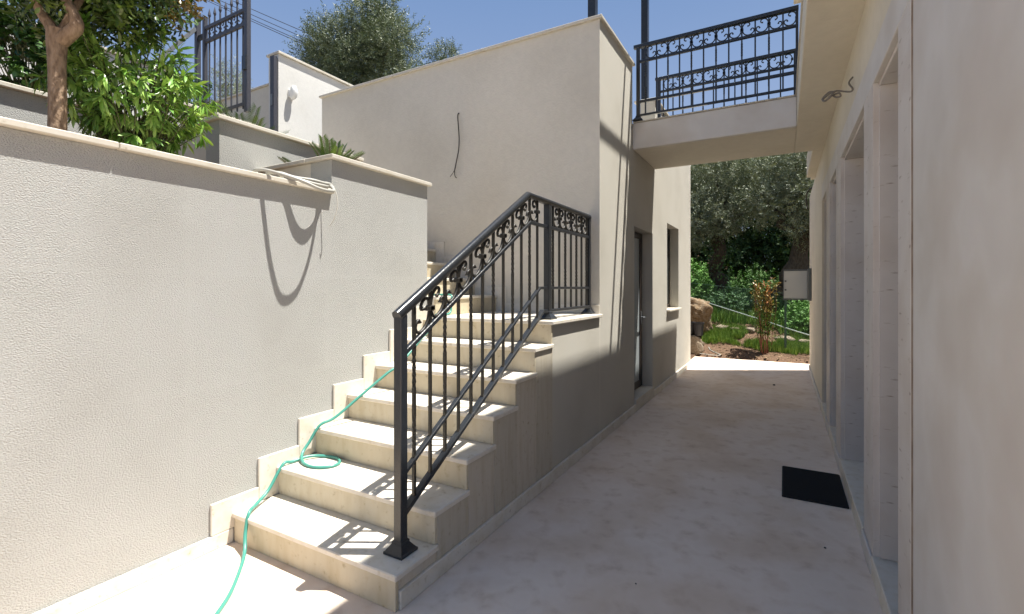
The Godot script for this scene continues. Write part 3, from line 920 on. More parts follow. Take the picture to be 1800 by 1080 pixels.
# ------------------------------------------------------------------ small things
func build_small_things() -> void:
	# mat
	var t := thing("door_mat", "black rubber door mat lying before the second villa opening", "mat", Vector3(0.19, 0, -4.14))
	bp("base", t, M.rubber, -0.012, 0.374, 0.001, 0.012, -3.825, -4.46, 0.003)
	var g := Geo.new()
	for i in 42:
		var z := -3.838 - 0.0148 * i
		g.box(Vector3(-0.004, 0.0119, z - 0.0075), Vector3(0.366, 0.0165, z), 0.0015)
	part("ribs", g, M.rubber, t).set_meta("kind", "stuff")
	# hose
	var r := 0.0096
	var y1 := RISE + r
	var y2 := RISE * 2 + r
	var p := [
		Vector3(-2.10, r, -1.10), Vector3(-2.25, r, -1.30), Vector3(-2.42, r, -1.46), Vector3(-2.52, r + 0.02, -1.545), Vector3(-2.578, 0.10, -1.585), Vector3(-2.60, y1 + 0.012, -1.62),
		Vector3(-2.655, y1 + 0.018, -1.70), Vector3(-2.69, y1 + 0.06, -1.80), Vector3(-2.695, y2 + 0.004, -1.895), Vector3(-2.695, y2 + 0.002, -1.96), Vector3(-2.67, y2 + r, -2.05),
		Vector3(-2.63, y2 + 0.004, -2.11), Vector3(-2.56, y2, -2.145), Vector3(-2.485, y2, -2.14), Vector3(-2.425, y2, -2.095), Vector3(-2.415, y2, -2.04), Vector3(-2.46, y2, -1.985), Vector3(-2.54, y2, -1.965),
		Vector3(-2.63, y2 + 0.006, -1.985), Vector3(-2.69, y2 + 0.035, -2.03), Vector3(-2.70, y2 + 0.09, -2.09), Vector3(-2.675, RISE * 3 + r + 0.015, -2.155), Vector3(-2.64, RISE * 3 + 0.06, -2.25), Vector3(-2.58, RISE * 4 + r + 0.004, -2.43),
		Vector3(-2.52, RISE * 5 - 0.03, -2.62), Vector3(-2.50, RISE * 5 + r + 0.004, -2.712), Vector3(-2.50, RISE * 6 - 0.02, -2.92), Vector3(-2.52, RISE * 6 + r + 0.002, -2.99), Vector3(-2.56, RISE * 6 + 0.09, -3.17), Vector3(-2.59, RISE * 7 + r + 0.006, -3.265),
		Vector3(-2.61, RISE * 7 + r, -3.42), Vector3(-2.625, RISE * 7 + 0.03, -3.52), Vector3(-2.64, RISE * 7 + 0.13, -3.55), Vector3(-2.67, RISE * 8 + r, -3.57), Vector3(-2.85, RISE * 8 + r, -3.52)]
	g = Geo.new()
	g.tube(smooth_path(p, 7), r, 10)
	solo("garden_hose", g, M.hose, "turquoise garden hose trailing down the limestone steps with one loop", "hose")
	# cable coil hanging over the coping
	var c := thing("cable_coil", "loops of grey cable slung over the coping of the rough wall", "cable", Vector3(-2.7, 2.13, -2.0))
	var yc := 2.132 + 0.008
	g = Geo.new()
	g.tube(smooth_path([Vector3(-2.86, yc, -1.86), Vector3(-2.80, yc + 0.02, -1.78), Vector3(-2.735, yc + 0.022, -1.795), Vector3(-2.66, yc, -1.86), Vector3(-2.58, 2.105, -1.95), Vector3(-2.535, 2.07, -2.04), Vector3(-2.545, 2.075, -2.14), Vector3(-2.60, 2.10, -2.20), Vector3(-2.66, 2.135, -2.22), Vector3(-2.72, yc + 0.01, -2.21), Vector3(-2.78, yc, -2.17), Vector3(-2.83, yc + 0.004, -2.05), Vector3(-2.85, yc, -1.95)], 6), 0.011, 8)
	part("strand", g, M.cable, c)
	g = Geo.new()
	g.tube(smooth_path([Vector3(-2.85, yc, -1.95), Vector3(-2.80, yc + 0.02, -1.86), Vector3(-2.74, yc + 0.025, -1.90), Vector3(-2.70, 2.145, -1.98), Vector3(-2.655, 2.125, -2.06), Vector3(-2.64, 2.12, -2.14), Vector3(-2.66, 2.13, -2.20), Vector3(-2.70, yc + 0.018, -2.225), Vector3(-2.77, yc + 0.012, -2.20), Vector3(-2.81, yc + 0.01, -2.10)], 6), 0.011, 8)
	part("strand", g, M.cable, c)
	g = Geo.new()
	g.tube(smooth_path([Vector3(-2.83, yc + 0.004, -2.0), Vector3(-2.76, yc + 0.03, -1.92), Vector3(-2.705, 2.15, -1.985), Vector3(-2.655, 2.145, -2.075), Vector3(-2.645, 2.14, -2.155), Vector3(-2.675, 2.15, -2.225), Vector3(-2.75, yc + 0.02, -2.25), Vector3(-2.83, yc + 0.012, -2.2)], 6), 0.011, 8)
	part("strand", g, M.cable, c)
	g = Geo.new()
	g.tube(smooth_path([Vector3(-2.77, yc + 0.02, -2.24), Vector3(-2.70, yc + 0.025, -2.25), Vector3(-2.665, 2.11, -2.27), Vector3(-2.655, 2.02, -2.28), Vector3(-2.665, 1.93, -2.265), Vector3(-2.69, 1.87, -2.245)], 6), 0.0032, 6)
	part("thin_wire", g, M.cable_white, c)
	# wires left sticking out of the walls
	g = Geo.new()
	g.tube(smooth_path([Vector3(-3.15, 3.40, ZT - 0.01), Vector3(-3.157, 3.37, ZT + 0.018), Vector3(-3.145, 3.25, ZT + 0.025), Vector3(-3.13, 3.10, ZT + 0.03), Vector3(-3.135, 2.98, ZT + 0.032), Vector3(-3.165, 2.86, ZT + 0.03), Vector3(-3.19, 2.76, ZT + 0.03)], 5), 0.0062, 7)
	g.tube(smooth_path([Vector3(-3.19, 2.765, ZT + 0.03), Vector3(-3.19, 2.72, ZT + 0.032), Vector3(-3.175, 2.68, ZT + 0.04), Vector3(-3.15, 2.665, ZT + 0.05)], 4), 0.0048, 6)
	g.tube(smooth_path([Vector3(-3.19, 2.765, ZT + 0.03), Vector3(-3.215, 2.73, ZT + 0.03), Vector3(-3.25, 2.69, ZT + 0.035)], 4), 0.0032, 6)
	solo("loose_cable", g, M.cable_dark, "dark cable end hanging from the bare front of the tall wall", "cable")
	g = Geo.new()
	g.tube(smooth_path([Vector3(0.396, 2.833, -3.850), Vector3(0.379, 2.815, -3.860), Vector3(0.374, 2.786, -3.840), Vector3(0.388, 2.739, -3.800), Vector3(0.381, 2.729, -3.820), Vector3(0.348, 2.750, -3.860), Vector3(0.313, 2.775, -3.900), Vector3(0.283, 2.776, -3.920), Vector3(0.255, 2.765, -3.940), Vector3(0.235, 2.742, -3.930), Vector3(0.243, 2.719, -3.900), Vector3(0.264, 2.727, -3.880), Vector3(0.285, 2.750, -3.900), Vector3(0.305, 2.727, -3.880), Vector3(0.329, 2.723, -3.860), Vector3(0.324, 2.750, -3.880), Vector3(0.309, 2.763, -3.920), Vector3(0.273, 2.765, -3.960)], 5), 0.0058, 7)
	g.tube(smooth_path([Vector3(0.30, 2.775, -3.91), Vector3(0.27, 2.785, -3.93), Vector3(0.245, 2.77, -3.95), Vector3(0.232, 2.745, -3.94), Vector3(0.246, 2.722, -3.91), Vector3(0.275, 2.742, -3.88), Vector3(0.30, 2.77, -3.88)], 5), 0.0065, 7)
	solo("loose_cable", g, M.cable_old, "curled grey wires poking out of the villa wall under the balcony", "cable")
	g = Geo.new()
	g.tube(smooth_path([Vector3(0.41, 3.05, -9.0), Vector3(0.375, 3.03, -9.02), Vector3(0.33, 2.98, -9.06), Vector3(0.315, 2.90, -9.1), Vector3(0.32, 2.80, -9.12), Vector3(0.335, 2.72, -9.1)], 5), 0.011, 7)
	solo("loose_cable", g, M.cable_dark, "short dark cable loop at the far end of the villa wall", "cable")
	# crumbs of grit on the floor
	for s in [[-0.125, -8.13, 0.016, "dark pebble on the passage floor near its sunny far end"], [0.2, -3.19, 0.0055, "dark crumb on the passage floor in front of the door mat"], [-0.63, -2.35, 0.004, "tiny dark crumb on the passage floor right of the first step"]]:
		solo("pebble", rock_geo(Vector3(s[0], s[2] * 0.5, s[1]), Vector3(s[2], s[2] * 0.7, s[2] * 0.8), 61, 6), M.cable_dark, s[3], "pebble", "grit on the floor")
	# meter cabinet with its door open
	var b := thing("meter_cabinet", "pale grey meter cabinet with open door on the far villa wall", "cabinet", Vector3(0.36, 1.2, -9.5))
	bp("case", b, M.box_edge, 0.345, 0.3955, 1.235, 1.765, -9.20, -9.50, 0.004)
	var d := bp("door", b, M.box_grey, 0.0, 0.343, 1.265, 1.735, -9.503, -9.512, 0.003)
	for s in [[-0.012, -0.001, 1.24, 1.76], [0.3435, 0.352, 1.24, 1.76]]:
		part("frame", bx(Vector3(s[0], s[2], -9.495), Vector3(s[1], s[3], -9.525), 0.002), M.box_edge, d)
	for s in [[1.736, 1.76], [1.24, 1.264]]:
		part("frame", bx(Vector3(0.0, s[0], -9.495), Vector3(0.343, s[1], -9.525), 0.002), M.box_edge, d)
	for yy in [1.40, 1.55]:
		part("latch", bx(Vector3(0.012, yy, -9.49), Vector3(0.04, yy + 0.025, -9.502), 0.003), M.box_edge, d)
	# overhead cables
	for s in [[0.0, 0.0], [0.22, -0.03], [0.72, -0.12], [1.02, -0.05]]:
		g = Geo.new()
		var pts := []
		for i in 13:
			var f := i / 12.0
			pts.append(Vector3(-26.0 + s[0] + 17.0 * f, 16.25 + s[1] - 9.25 * f - 0.5 * 4.0 * f * (1.0 - f) * 0.12, -12.0 - s[0] * 0.2))
		g.tube(pts, 0.013, 5)
		solo("power_line", g, M.power, ["lowest of the dark overhead wires crossing the sky behind the gate", "second lowest of the dark overhead wires behind the gate", "second highest of the dark overhead wires behind the gate", "highest of the dark overhead wires crossing the sky behind the gate"][[0.0, 0.22, 0.72, 1.02].find(s[0])], "wire", "overhead wires")

# ------------------------------------------------------------------ plants
func rdir() -> Vector3:
	var z := rng.randf_range(-1.0, 1.0)
	var a := rng.randf() * TAU
	var r := sqrt(1.0 - z * z)
	return Vector3(r * cos(a), z, r * sin(a))

func mixc(a: Color, b: Color, t: float) -> Color:
	return Color(lerpf(a.r, b.r, t), lerpf(a.g, b.g, t), lerpf(a.b, b.b, t))

# a twig along +y with leaves; vertex colours near white so that copies carry the tint
func sprig_mesh(length: float, leaves: int, ln: float, w: float, spread: float, droop: float, seed_: int, fine := false) -> Mesh:
	rng.seed = seed_
	var g := Geo.new()
	for i in leaves:
		var f := (i + 0.5) / leaves
		var a := i * 2.4 + rng.randf_range(-0.4, 0.4)
		var side := Vector3(cos(a), 0, sin(a))
		var d := (Vector3.UP * (1.0 - spread + rng.randf() * 0.3) + side * (spread + rng.randf() * 0.2)).normalized()
		var b := rng.randf_range(0.72, 1.0)
		if droop < 0.0:
			g.blade(Vector3(rng.randf_range(-1, 1) * 0.01, f * length, rng.randf_range(-1, 1) * 0.01), d, Vector3.UP + rdir() * 0.6, ln * rng.randf_range(0.7, 1.15), w * rng.randf_range(0.8, 1.15), Color(b, b, b * rng.randf_range(0.85, 1.0)))
			continue
		g.leaf(Vector3(rng.randf_range(-1, 1) * 0.01, f * length, rng.randf_range(-1, 1) * 0.01), d, Vector3.UP + rdir() * 0.6, ln * rng.randf_range(0.7, 1.15), w * rng.randf_range(0.8, 1.15), droop, Color(b, b, b * rng.randf_range(0.85, 1.0)), fine)
	return g.mesh()

# lobes: [[centre, radii], ...]
func crown(parent: Node3D, called: String, lobes: Array, count: int, sprig: Mesh, m: Material, ca: Color, cb: Color, seed_: int, size := 1.0, up := 0.35) -> MeshInstance3D:
	rng.seed = seed_
	var total := 0.0
	var acc := []
	for l in lobes:
		total += pow(l[1].x * l[1].y * l[1].z, 0.75)
		acc.append(total)
	# a few tints of the sprig, joined into one crown mesh
	var tints := []
	for k in 7:
		var arr := sprig.surface_get_arrays(0)
		var cols: PackedColorArray = arr[Mesh.ARRAY_COLOR]
		var tint := mixc(ca, cb, k / 6.0)
		for i in cols.size():
			cols[i] = Color(cols[i].r * tint.r, cols[i].g * tint.g, cols[i].b * tint.b)
		arr[Mesh.ARRAY_COLOR] = cols
		var tm := ArrayMesh.new()
		tm.add_surface_from_arrays(Mesh.PRIMITIVE_TRIANGLES, arr)
		tints.append(tm)
	var st := SurfaceTool.new()
	for i in count:
		var q := rng.randf() * total
		var k := 0
		while acc[k] < q: k += 1
		var d := rdir()
		var r := pow(rng.randf(), 0.45)
		# clumps: the radius wobbles with direction so that the outline is uneven
		r *= 0.82 + 0.22 * sin(d.x * 5.0 + k * 2.1) * sin(d.y * 4.0 + k) + 0.14 * sin(d.z * 9.0 + k * 1.3)
		var pos: Vector3 = lobes[k][0] + Vector3(d.x * lobes[k][1].x, d.y * lobes[k][1].y, d.z * lobes[k][1].z) * r
		var y := (d + Vector3.UP * up + rdir() * 0.75).normalized()
		var x := y.cross(rdir()).normalized()
		var s := size * rng.randf_range(0.75, 1.3)
		st.append_from(tints[rng.randi() % 7], 0, Transform3D(Basis(x * s, y * s, x.cross(y) * s), pos))
	var o := MeshInstance3D.new()
	o.mesh = st.commit()
	o.material_override = m
	o.name = called
	parent.add_child(o, true)
	o.global_position = Vector3.ZERO
	return o

func gnarled(a: Vector3, b: Vector3, r0: float, r1: float, seed_: int, steps := 8, wob := 0.12) -> Geo:
	rng.seed = seed_
	var p := []
	var r := []
	for i in steps + 1:
		var f := float(i) / steps
		var w := wob * sin(f * PI) * (b - a).length() * 0.5
		p.append(a.lerp(b, f) + Vector3(rng.randf_range(-w, w), rng.randf_range(-w, w) * 0.3, rng.randf_range(-w, w)))
		r.append(lerpf(r0, r1, f) * rng.randf_range(0.88, 1.14) * (1.35 if i == 0 else 1.0))
	var g := Geo.new()
	g.tube(smooth_path(p, 3), smooth_path(r, 3), 12)
	return g

func tree(called: String, label: String, base: Vector3, top: Vector3, r0: float, lobes: Array, count: int, sprig: Mesh, lm: Material, ca: Color, cb: Color, seed_: int, size := 1.0, group := "") -> Node3D:
	var t := thing(called, label, "tree", base, group)
	part("trunk", gnarled(base - Vector3.UP * 0.25, top, r0, r0 * 0.72, seed_), M.olive_bark, t)
	var k := 0
	for l in lobes:
		k += 1
		if k > 7: break
		part("limb", gnarled(top - Vector3.UP * 0.1, l[0], r0 * 0.5, r0 * 0.08, seed_ + k, 6, 0.2), M.olive_bark, t)
	crown(t, "crown", lobes, count, sprig, lm, ca, cb, seed_ + 50, size)
	return t

func L(x: float, y: float, z: float, r: float, fy := 0.85) -> Array:
	return [Vector3(x, y, z), Vector3(r, r * fy, r)]

func build_back_trees() -> void:
	var olive := sprig_mesh(0.26, 14, 0.072, 0.017, 0.62, -1.0, 301)
	var broad := sprig_mesh(0.24, 12, 0.075, 0.04, 0.7, -1.0, 302)
	var oa := Color(0.15, 0.185, 0.11)
	var ob := Color(0.33, 0.355, 0.255)
	# behind the bright white wall
	var lb := [L(-7.84, 7.1, -7.7, 0.78), L(-8.75, 6.95, -7.5, 0.74), L(-9.6, 6.95, -7.7, 0.62), L(-7.15, 6.5, -7.5, 0.68), L(-8.0, 6.2, -7.6, 0.85), L(-9.3, 6.2, -7.8, 0.8), L(-6.85, 5.75, -7.6, 0.55), L(-7.7, 7.6, -7.8, 0.42), L(-8.4, 5.4, -7.5, 0.9), L(-10.0, 6.1, -7.6, 0.5)]
	tree("olive_tree", "large silvery olive tree rising behind the bright white wall against the sky", Vector3(-8.2, 3.34, -7.7), Vector3(-8.2, 4.9, -7.6), 0.2, lb, 9000, olive, M.olive_leaf, Color(0.08, 0.115, 0.055), Color(0.20, 0.235, 0.15), 401, 0.85, "olive trees")
	tree("olive_tree", "small olive tree tip showing right of the large one above the tall wall", Vector3(-6.0, 3.34, -10.6), Vector3(-6.75, 5.6, -10.0), 0.09, [L(-7.62, 7.35, -10.0, 0.42, 1.1), L(-7.8, 6.7, -10.0, 0.6), L(-7.3, 6.3, -10.0, 0.5)], 1500, olive, M.olive_leaf, Color(0.08, 0.115, 0.055), Color(0.20, 0.235, 0.15), 431, 0.85, "olive trees")
	tree("olive_tree", "distant olive crown left of the bright white wall end", Vector3(-16.5, 3.34, -9.6), Vector3(-16.6, 6.5, -9.6), 0.15, [L(-16.5, 8.5, -9.6, 0.6, 1.3), L(-16.2, 7.8, -9.6, 0.7), L(-16.9, 7.4, -9.6, 0.8)], 1100, olive, M.olive_leaf, oa, ob, 461, 0.9, "olive trees")
	# beyond the passage
	var g1_ := [L(-2.2, 3.7, -15.6, 1.1), L(-1.1, 4.2, -16.2, 1.15), L(-3.0, 4.7, -16.0, 1.2), L(-1.7, 5.0, -15.8, 1.15), L(-0.4, 4.8, -15.9, 1.0), L(-3.4, 3.7, -16.2, 1.1), L(-2.6, 3.1, -15.2, 0.7), L(-1.5, 3.3, -15.1, 0.5)]
	tree("olive_tree", "old olive tree with ivy clad trunk beyond the end of the passage", Vector3(-1.68, ground_height(-1.68, -16.0), -16.0), Vector3(-1.75, 3.2, -16.0), 0.24, g1_, 6500, olive, M.olive_leaf, oa, ob, 501, 1.05, "olive trees")
	var g2_ := [L(0.7, 3.9, -15.1, 1.05), L(1.5, 4.4, -15.4, 1.1), L(0.3, 4.8, -15.2, 1.0), L(1.2, 3.3, -14.8, 0.7), L(-0.4, 3.8, -15.0, 0.8), L(2.0, 3.8, -15.6, 1.0), L(0.4, 3.0, -14.7, 0.45)]
	tree("olive_tree", "leaning thick trunked olive tree behind the red tipped shrub", Vector3(-0.35, ground_height(-0.35, -15.2), -15.2), Vector3(0.45, 2.7, -15.0), 0.3, g2_, 5600, olive, M.olive_leaf, oa, ob, 541, 1.05, "olive trees")
	var da := Color(0.045, 0.085, 0.03)
	var db := Color(0.11, 0.18, 0.065)
	tree("broadleaf_tree", "dark green broadleaf tree behind the olives under the footbridge", Vector3(1.6, ground_height(1.6, -20.5), -20.5), Vector3(1.4, 4.0, -20.4), 0.25, [L(0.8, 5.6, -20, 1.4), L(2.0, 5.4, -20.5, 1.6), L(-0.3, 4.6, -20.2, 1.4), L(2.6, 4.2, -20.4, 1.5), L(0.6, 3.0, -20.0, 1.5), L(2.2, 2.2, -20, 1.4), L(-0.6, 2.2, -20.0, 1.2), L(-0.2, 5.9, -20.2, 1.3)], 4700, broad, M.leaf_matt, da, db, 581, 1.5)
	tree("broadleaf_tree", "shadowy evergreen tree farthest back on the left under the footbridge", Vector3(-3.6, ground_height(-3.6, -20.6), -20.6), Vector3(-3.6, 3.6, -20.5), 0.25, [L(-4.4, 5.4, -20.5, 1.7), L(-2.6, 5.0, -20.4, 1.7), L(-3.4, 3.2, -20.0, 1.6), L(-5.4, 4.0, -20.4, 1.6), L(-1.4, 3.6, -20.6, 1.5), L(-2.0, 2.2, -20.0, 1.4), L(-4.6, 2.4, -20.0, 1.5), L(-1.9, 6.0, -20.4, 1.3), L(-3.4, 6.2, -20.4, 1.3)], 5400, broad, M.leaf_matt, da, db, 611, 1.6)
	tree("broadleaf_tree", "shadowy evergreen tree farthest back on the right under the footbridge", Vector3(3.0, ground_height(3.0, -24.0), -24.0), Vector3(3.0, 4.0, -24.0), 0.25, [L(0.6, 3.6, -24.0, 2.0), L(2.6, 4.0, -24.0, 2.2), L(4.6, 5.0, -24, 2.2), L(-1.0, 3.0, -24.4, 1.8)], 3000, broad, M.leaf_matt, da, db, 641, 1.7)
	# ivy on the trunk
	rng.seed = 660
	var g := Geo.new()
	for i in 900:
		var a := rng.randf() * TAU
		var y := rng.randf_range(0.5, 3.3)
		var o := Vector3(cos(a), 0, sin(a))
		var at := Vector3(-1.69, y, -16.0) + o * (0.24 + rng.randf() * 0.12)
		var b := rng.randf()
		g.leaf(at, (o * 0.6 + Vector3.DOWN * 0.6 + rdir() * 0.6).normalized(), o, rng.randf_range(0.05, 0.09), 0.06, 0.2, mixc(Color(0.03, 0.07, 0.015), Color(0.10, 0.19, 0.045), b))
	solo("ivy", g, M.leaf_gloss, "green ivy climbing the old olive trunk beyond the passage", "ivy")
	# understorey bushes
	var weed := sprig_mesh(0.22, 12, 0.075, 0.034, 0.6, -1.0, 303)
	var wa := Color(0.06, 0.16, 0.03)
	var wb := Color(0.18, 0.36, 0.09)
	var spots := [
		[-2.4, -14.6, 0.75, "leafy green bush at the left behind the chain link fence", 0.0], [-1.2, -14.0, 0.6, "bluish green bush behind the chain link fence near the boulder", 0.35], [-0.4, -14.4, 0.5, "dark low bush directly behind the red tipped shrub", 0.6],
		[0.5, -13.3, 0.55, "bright green weedy bush behind the fence post", -0.2], [1.3, -13.0, 0.6, "bright green bush at the foot of the villa corner", -0.2], [-2.6, -17.4, 0.9, "sunlit yellowish bush deep behind the olive trunks on the left", -0.5],
		[0.4, -17.6, 1.0, "dim bush deep behind the leaning olive trunk", 0.5], [-0.9, -17.9, 1.0, "dim bush between the two olive trunks", 0.5]]
	var k := 0
	for s in spots:
		k += 1
		var y := ground_height(s[0], s[1])
		var t := thing("bush", s[3], "bush", Vector3(s[0], y, s[1]), "bushes beyond the fence")
		var r: float = s[2]
		var dk: float = s[4]
		var a := wa * (1.0 - dk * 0.5)
		var b := wb * (1.0 - dk * 0.6)
		if dk > 0.3 and dk < 0.4: b = Color(0.10, 0.19, 0.10)
		part("stem", gnarled(Vector3(s[0], y - 0.1, s[1]), Vector3(s[0], y + r * 0.6, s[1]), 0.02, 0.01, 700 + k, 4), M.twig, t)
		crown(t, "foliage", [L(s[0], y + r * 0.6, s[1], r), L(s[0] - r * 0.6, y + r * 0.45, s[1] + 0.1, r * 0.7), L(s[0] + r * 0.6, y + r * 0.4, s[1] - 0.1, r * 0.7)], int(700 * r * r + 400), weed, M.leaf_matt, a, b, 720 + k, 0.9)

func rock_geo(at: Vector3, rad: Vector3, seed_: int, detail := 18) -> Geo:
	var f := FastNoiseLite.new()
	f.seed = seed_
	f.frequency = 0.9
	f.fractal_octaves = 4
	var g := Geo.new()
	var rows := detail
	var cols := detail * 2
	for j in rows + 1:
		for i in cols + 1:
			var th := PI * j / rows
			var ph := TAU * (i % cols) / cols
			var d := Vector3(sin(th) * cos(ph), cos(th), sin(th) * sin(ph))
			var k := 1.0 + 0.34 * f.get_noise_3dv(d * 1.3) + 0.12 * f.get_noise_3dv(d * 6.0)
			# flatten into facets
			var q := Vector3(signf(d.x) * pow(absf(d.x), 0.75), signf(d.y) * pow(absf(d.y), 0.75), signf(d.z) * pow(absf(d.z), 0.75))
			g.v.append(at + Vector3(q.x * rad.x, q.y * rad.y, q.z * rad.z) * k)
			g.n.append(d)
	for j in rows:
		for i in cols:
			var a := j * (cols + 1) + i
			for q in [a, a + cols + 1, a + 1, a + 1, a + cols + 1, a + cols + 2]:
				g.ix.append(q)
	# recompute normals
	var nn := PackedVector3Array()
	nn.resize(g.v.size())
	for i in range(0, g.ix.size(), 3):
		var a := g.v[g.ix[i]]
		var m := (g.v[g.ix[i + 2]] - a).cross(g.v[g.ix[i + 1]] - a)
		for q in 3: nn[g.ix[i + q]] += m
	for j in rows + 1:
		var s := nn[j * (cols + 1)] + nn[j * (cols + 1) + cols]
		nn[j * (cols + 1)] = s
		nn[j * (cols + 1) + cols] = s
	for i in nn.size(): nn[i] = nn[i].normalized() if nn[i].length() > 1e-9 else g.n[i]
	for i in nn.size():
		if nn[i].dot(g.n[i]) < -0.2: nn[i] = g.n[i]
	g.n = nn
	return g

func scatter(called: String, me: Mesh, m: Material, count: int, x0: float, x1: float, z0: float, z1: float, ca: Color, cb: Color, seed_: int, s0: float, s1: float, keep: Callable) -> void:
	rng.seed = seed_
	var xf := []
	for i in count * 4:
		if xf.size() >= count: break
		var x := rng.randf_range(x0, x1)
		var z := rng.randf_range(z0, z1)
		if not keep.call(x, z): continue
		var s := rng.randf_range(s0, s1)
		var b := Basis(Vector3.UP, rng.randf() * TAU) * Basis(Vector3.RIGHT, rng.randf_range(-0.25, 0.25))
		xf.append(Transform3D(b.scaled(Vector3.ONE * s), Vector3(x, ground_height(x, z) - 0.004, z)))
	var mm := MultiMesh.new()
	mm.transform_format = MultiMesh.TRANSFORM_3D
	mm.use_colors = true
	mm.mesh = me
	mm.instance_count = xf.size()
	for i in xf.size():
		mm.set_instance_transform(i, xf[i])
		mm.set_instance_color(i, mixc(ca, cb, rng.randf()))
	var o := MultiMeshInstance3D.new()
	o.multimesh = mm
	o.material_override = m
	o.name = numbered(called)
	add_child(o)
	o.set_meta("kind", "stuff")

func build_garden() -> void:
	# grass and litter
	rng.seed = 800
	var g := Geo.new()
	for i in 9:
		var a := rng.randf() * TAU
		var d := Vector3(cos(a) * 0.5, 1.0, sin(a) * 0.5).normalized()
		g.leaf(Vector3(rng.randf_range(-0.02, 0.02), 0, rng.randf_range(-0.02, 0.02)), d, Vector3(cos(a), 0.2, sin(a)), rng.randf_range(0.07, 0.13), 0.009, 0.35, Color(1, 1, 1) * rng.randf_range(0.75, 1.0))
	var tuft := g.mesh()
	var nz := FastNoiseLite.new()
	nz.seed = 5
	nz.frequency = 0.8
	scatter("grass", tuft, M.grass, 3800, -1.6, 1.6, -11.15, -12.5, Color(0.09, 0.20, 0.03), Color(0.30, 0.42, 0.10), 801, 0.7, 1.25, func(x, z): return nz.get_noise_2d(x, z) > -0.12 + 0.5 * smoothstep(-11.5, -11.2, z) and z < -11.15 - 0.12 * sin(x * 4.0))
	scatter("tall_grass", tuft, M.grass, 4200, -4.5, 3.0, -12.7, -18.0, Color(0.07, 0.17, 0.03), Color(0.24, 0.36, 0.09), 802, 1.6, 3.2, func(x, z): return nz.get_noise_2d(x * 0.7, z) > -0.35)
	var chip := Geo.new()
	chip.oriented([Vector3(-0.02, 0.004, -0.012), Vector3(0.018, 0.012, -0.008), Vector3(0.022, 0.005, 0.014), Vector3(-0.014, 0.010, 0.012)], Vector3.UP)
	for i in 4: chip.c.append(Color.WHITE)
	scatter("dry_leaf_litter", chip.mesh(), M.leaf_matt, 1500, -1.6, 1.5, -10.85, -12.8, Color(0.10, 0.06, 0.03), Color(0.34, 0.24, 0.14), 803, 0.5, 1.4, func(_x, _z): return true)
	# rocks
	solo("boulder", rock_geo(Vector3(-2.04, 0.74, -12.0), Vector3(0.58, 0.46, 0.4), 3, 24), M.rock, "big ochre boulder at the corner of the annex behind the plant pots", "rock")
	var rk := [[-1.25, -12.35, 0.13, "flat pale stone right of the big boulder"], [-0.98, -12.25, 0.09, "small pale stone between the boulder and the red tipped shrub"], [-0.70, -12.45, 0.10, "small stone behind the grass left of the red tipped shrub"], [0.02, -12.35, 0.15, "brown stone just left of the green fence post"], [0.42, -12.2, 0.12, "pale stone right of the green fence post"], [0.72, -12.1, 0.11, "grey stone close to the villa corner"], [-1.9, -12.75, 0.16, "grey stone on top of the bank behind the boulder"]]
	var k := 0
	for s in rk:
		k += 1
		solo("stone", rock_geo(Vector3(s[0], ground_height(s[0], s[1]) + s[2] * 0.25, s[1]), Vector3(s[2] * 1.3, s[2] * 0.7, s[2]), 20 + k, 10), M.rock_grey, s[3], "stone", "loose stones in the garden")
	solo("stone_block", rock_geo(Vector3(-1.86, 0.19, -10.98), Vector3(0.38, 0.24, 0.17), 41, 16), M.rock_grey, "squared pale stone block carrying the black plant pots", "stone block")
	# plant pots
	for s in [[-1.60, -10.98, 0.115, "front black plastic plant pot on the stone block"], [-1.79, -11.0, 0.12, "black plastic plant pot behind the front one by the annex corner"]]:
		var t := thing("plant_pot", s[3], "plant pot", Vector3(s[0], 0.42, s[1]), "plant pots on the stone block")
		var r: float = s[2]
		var pg := Geo.new()
		pg.lathe(Vector3(s[0], 0.42, s[1]), [Vector2(0.0, 0.0), Vector2(r * 0.78, 0.0), Vector2(r, 0.27), Vector2(r * 0.93, 0.27), Vector2(r * 0.9, 0.22), Vector2(0.0, 0.22)], 24)
		part("pot", pg, M.pot, t)
		pg = Geo.new()
		pg.lathe(Vector3(s[0], 0.42, s[1]), [Vector2(r * 1.0, 0.245), Vector2(r * 1.1, 0.25), Vector2(r * 1.12, 0.288), Vector2(r * 0.94, 0.288), Vector2(r * 0.93, 0.271)], 24)
		part("rim", pg, M.pot, t)
	# irrigation hose on the soil
	g = Geo.new()
	var hp := []
	for q in [[-1.42, -11.2], [-1.36, -11.05], [-1.22, -10.92], [-1.15, -10.86], [-1.2, -10.8], [-1.38, -10.82], [-1.55, -10.84]]:
		hp.append(Vector3(q[0], maxf(ground_height(q[0], q[1]), 0.0) + 0.012, q[1]))
	g.tube(smooth_path(hp, 5), 0.009, 7)
	solo("irrigation_hose", g, M.cable, "thin beige hose end on the soil beside the stone block", "hose")
	# chain link fence
	var pts := [Vector3(-3.3, 0, -13.2), Vector3(0.03, 0, -11.4), Vector3(1.7, 0, -10.9)]
	var tops := [1.72, 1.33, 1.2]
	var f := thing("chain_link_fence", "green chain link fence sloping down behind the red tipped shrub", "fence", Vector3(-0.5, 0.2, -11.7))
	for i in 3:
		var b: Vector3 = pts[i]
		var y := ground_height(b.x, b.z)
		bp("post", f, M.green_paint, b.x - 0.022, b.x + 0.022, y - 0.2, tops[i] + 0.03, b.z - 0.022, b.z + 0.022, 0.004)
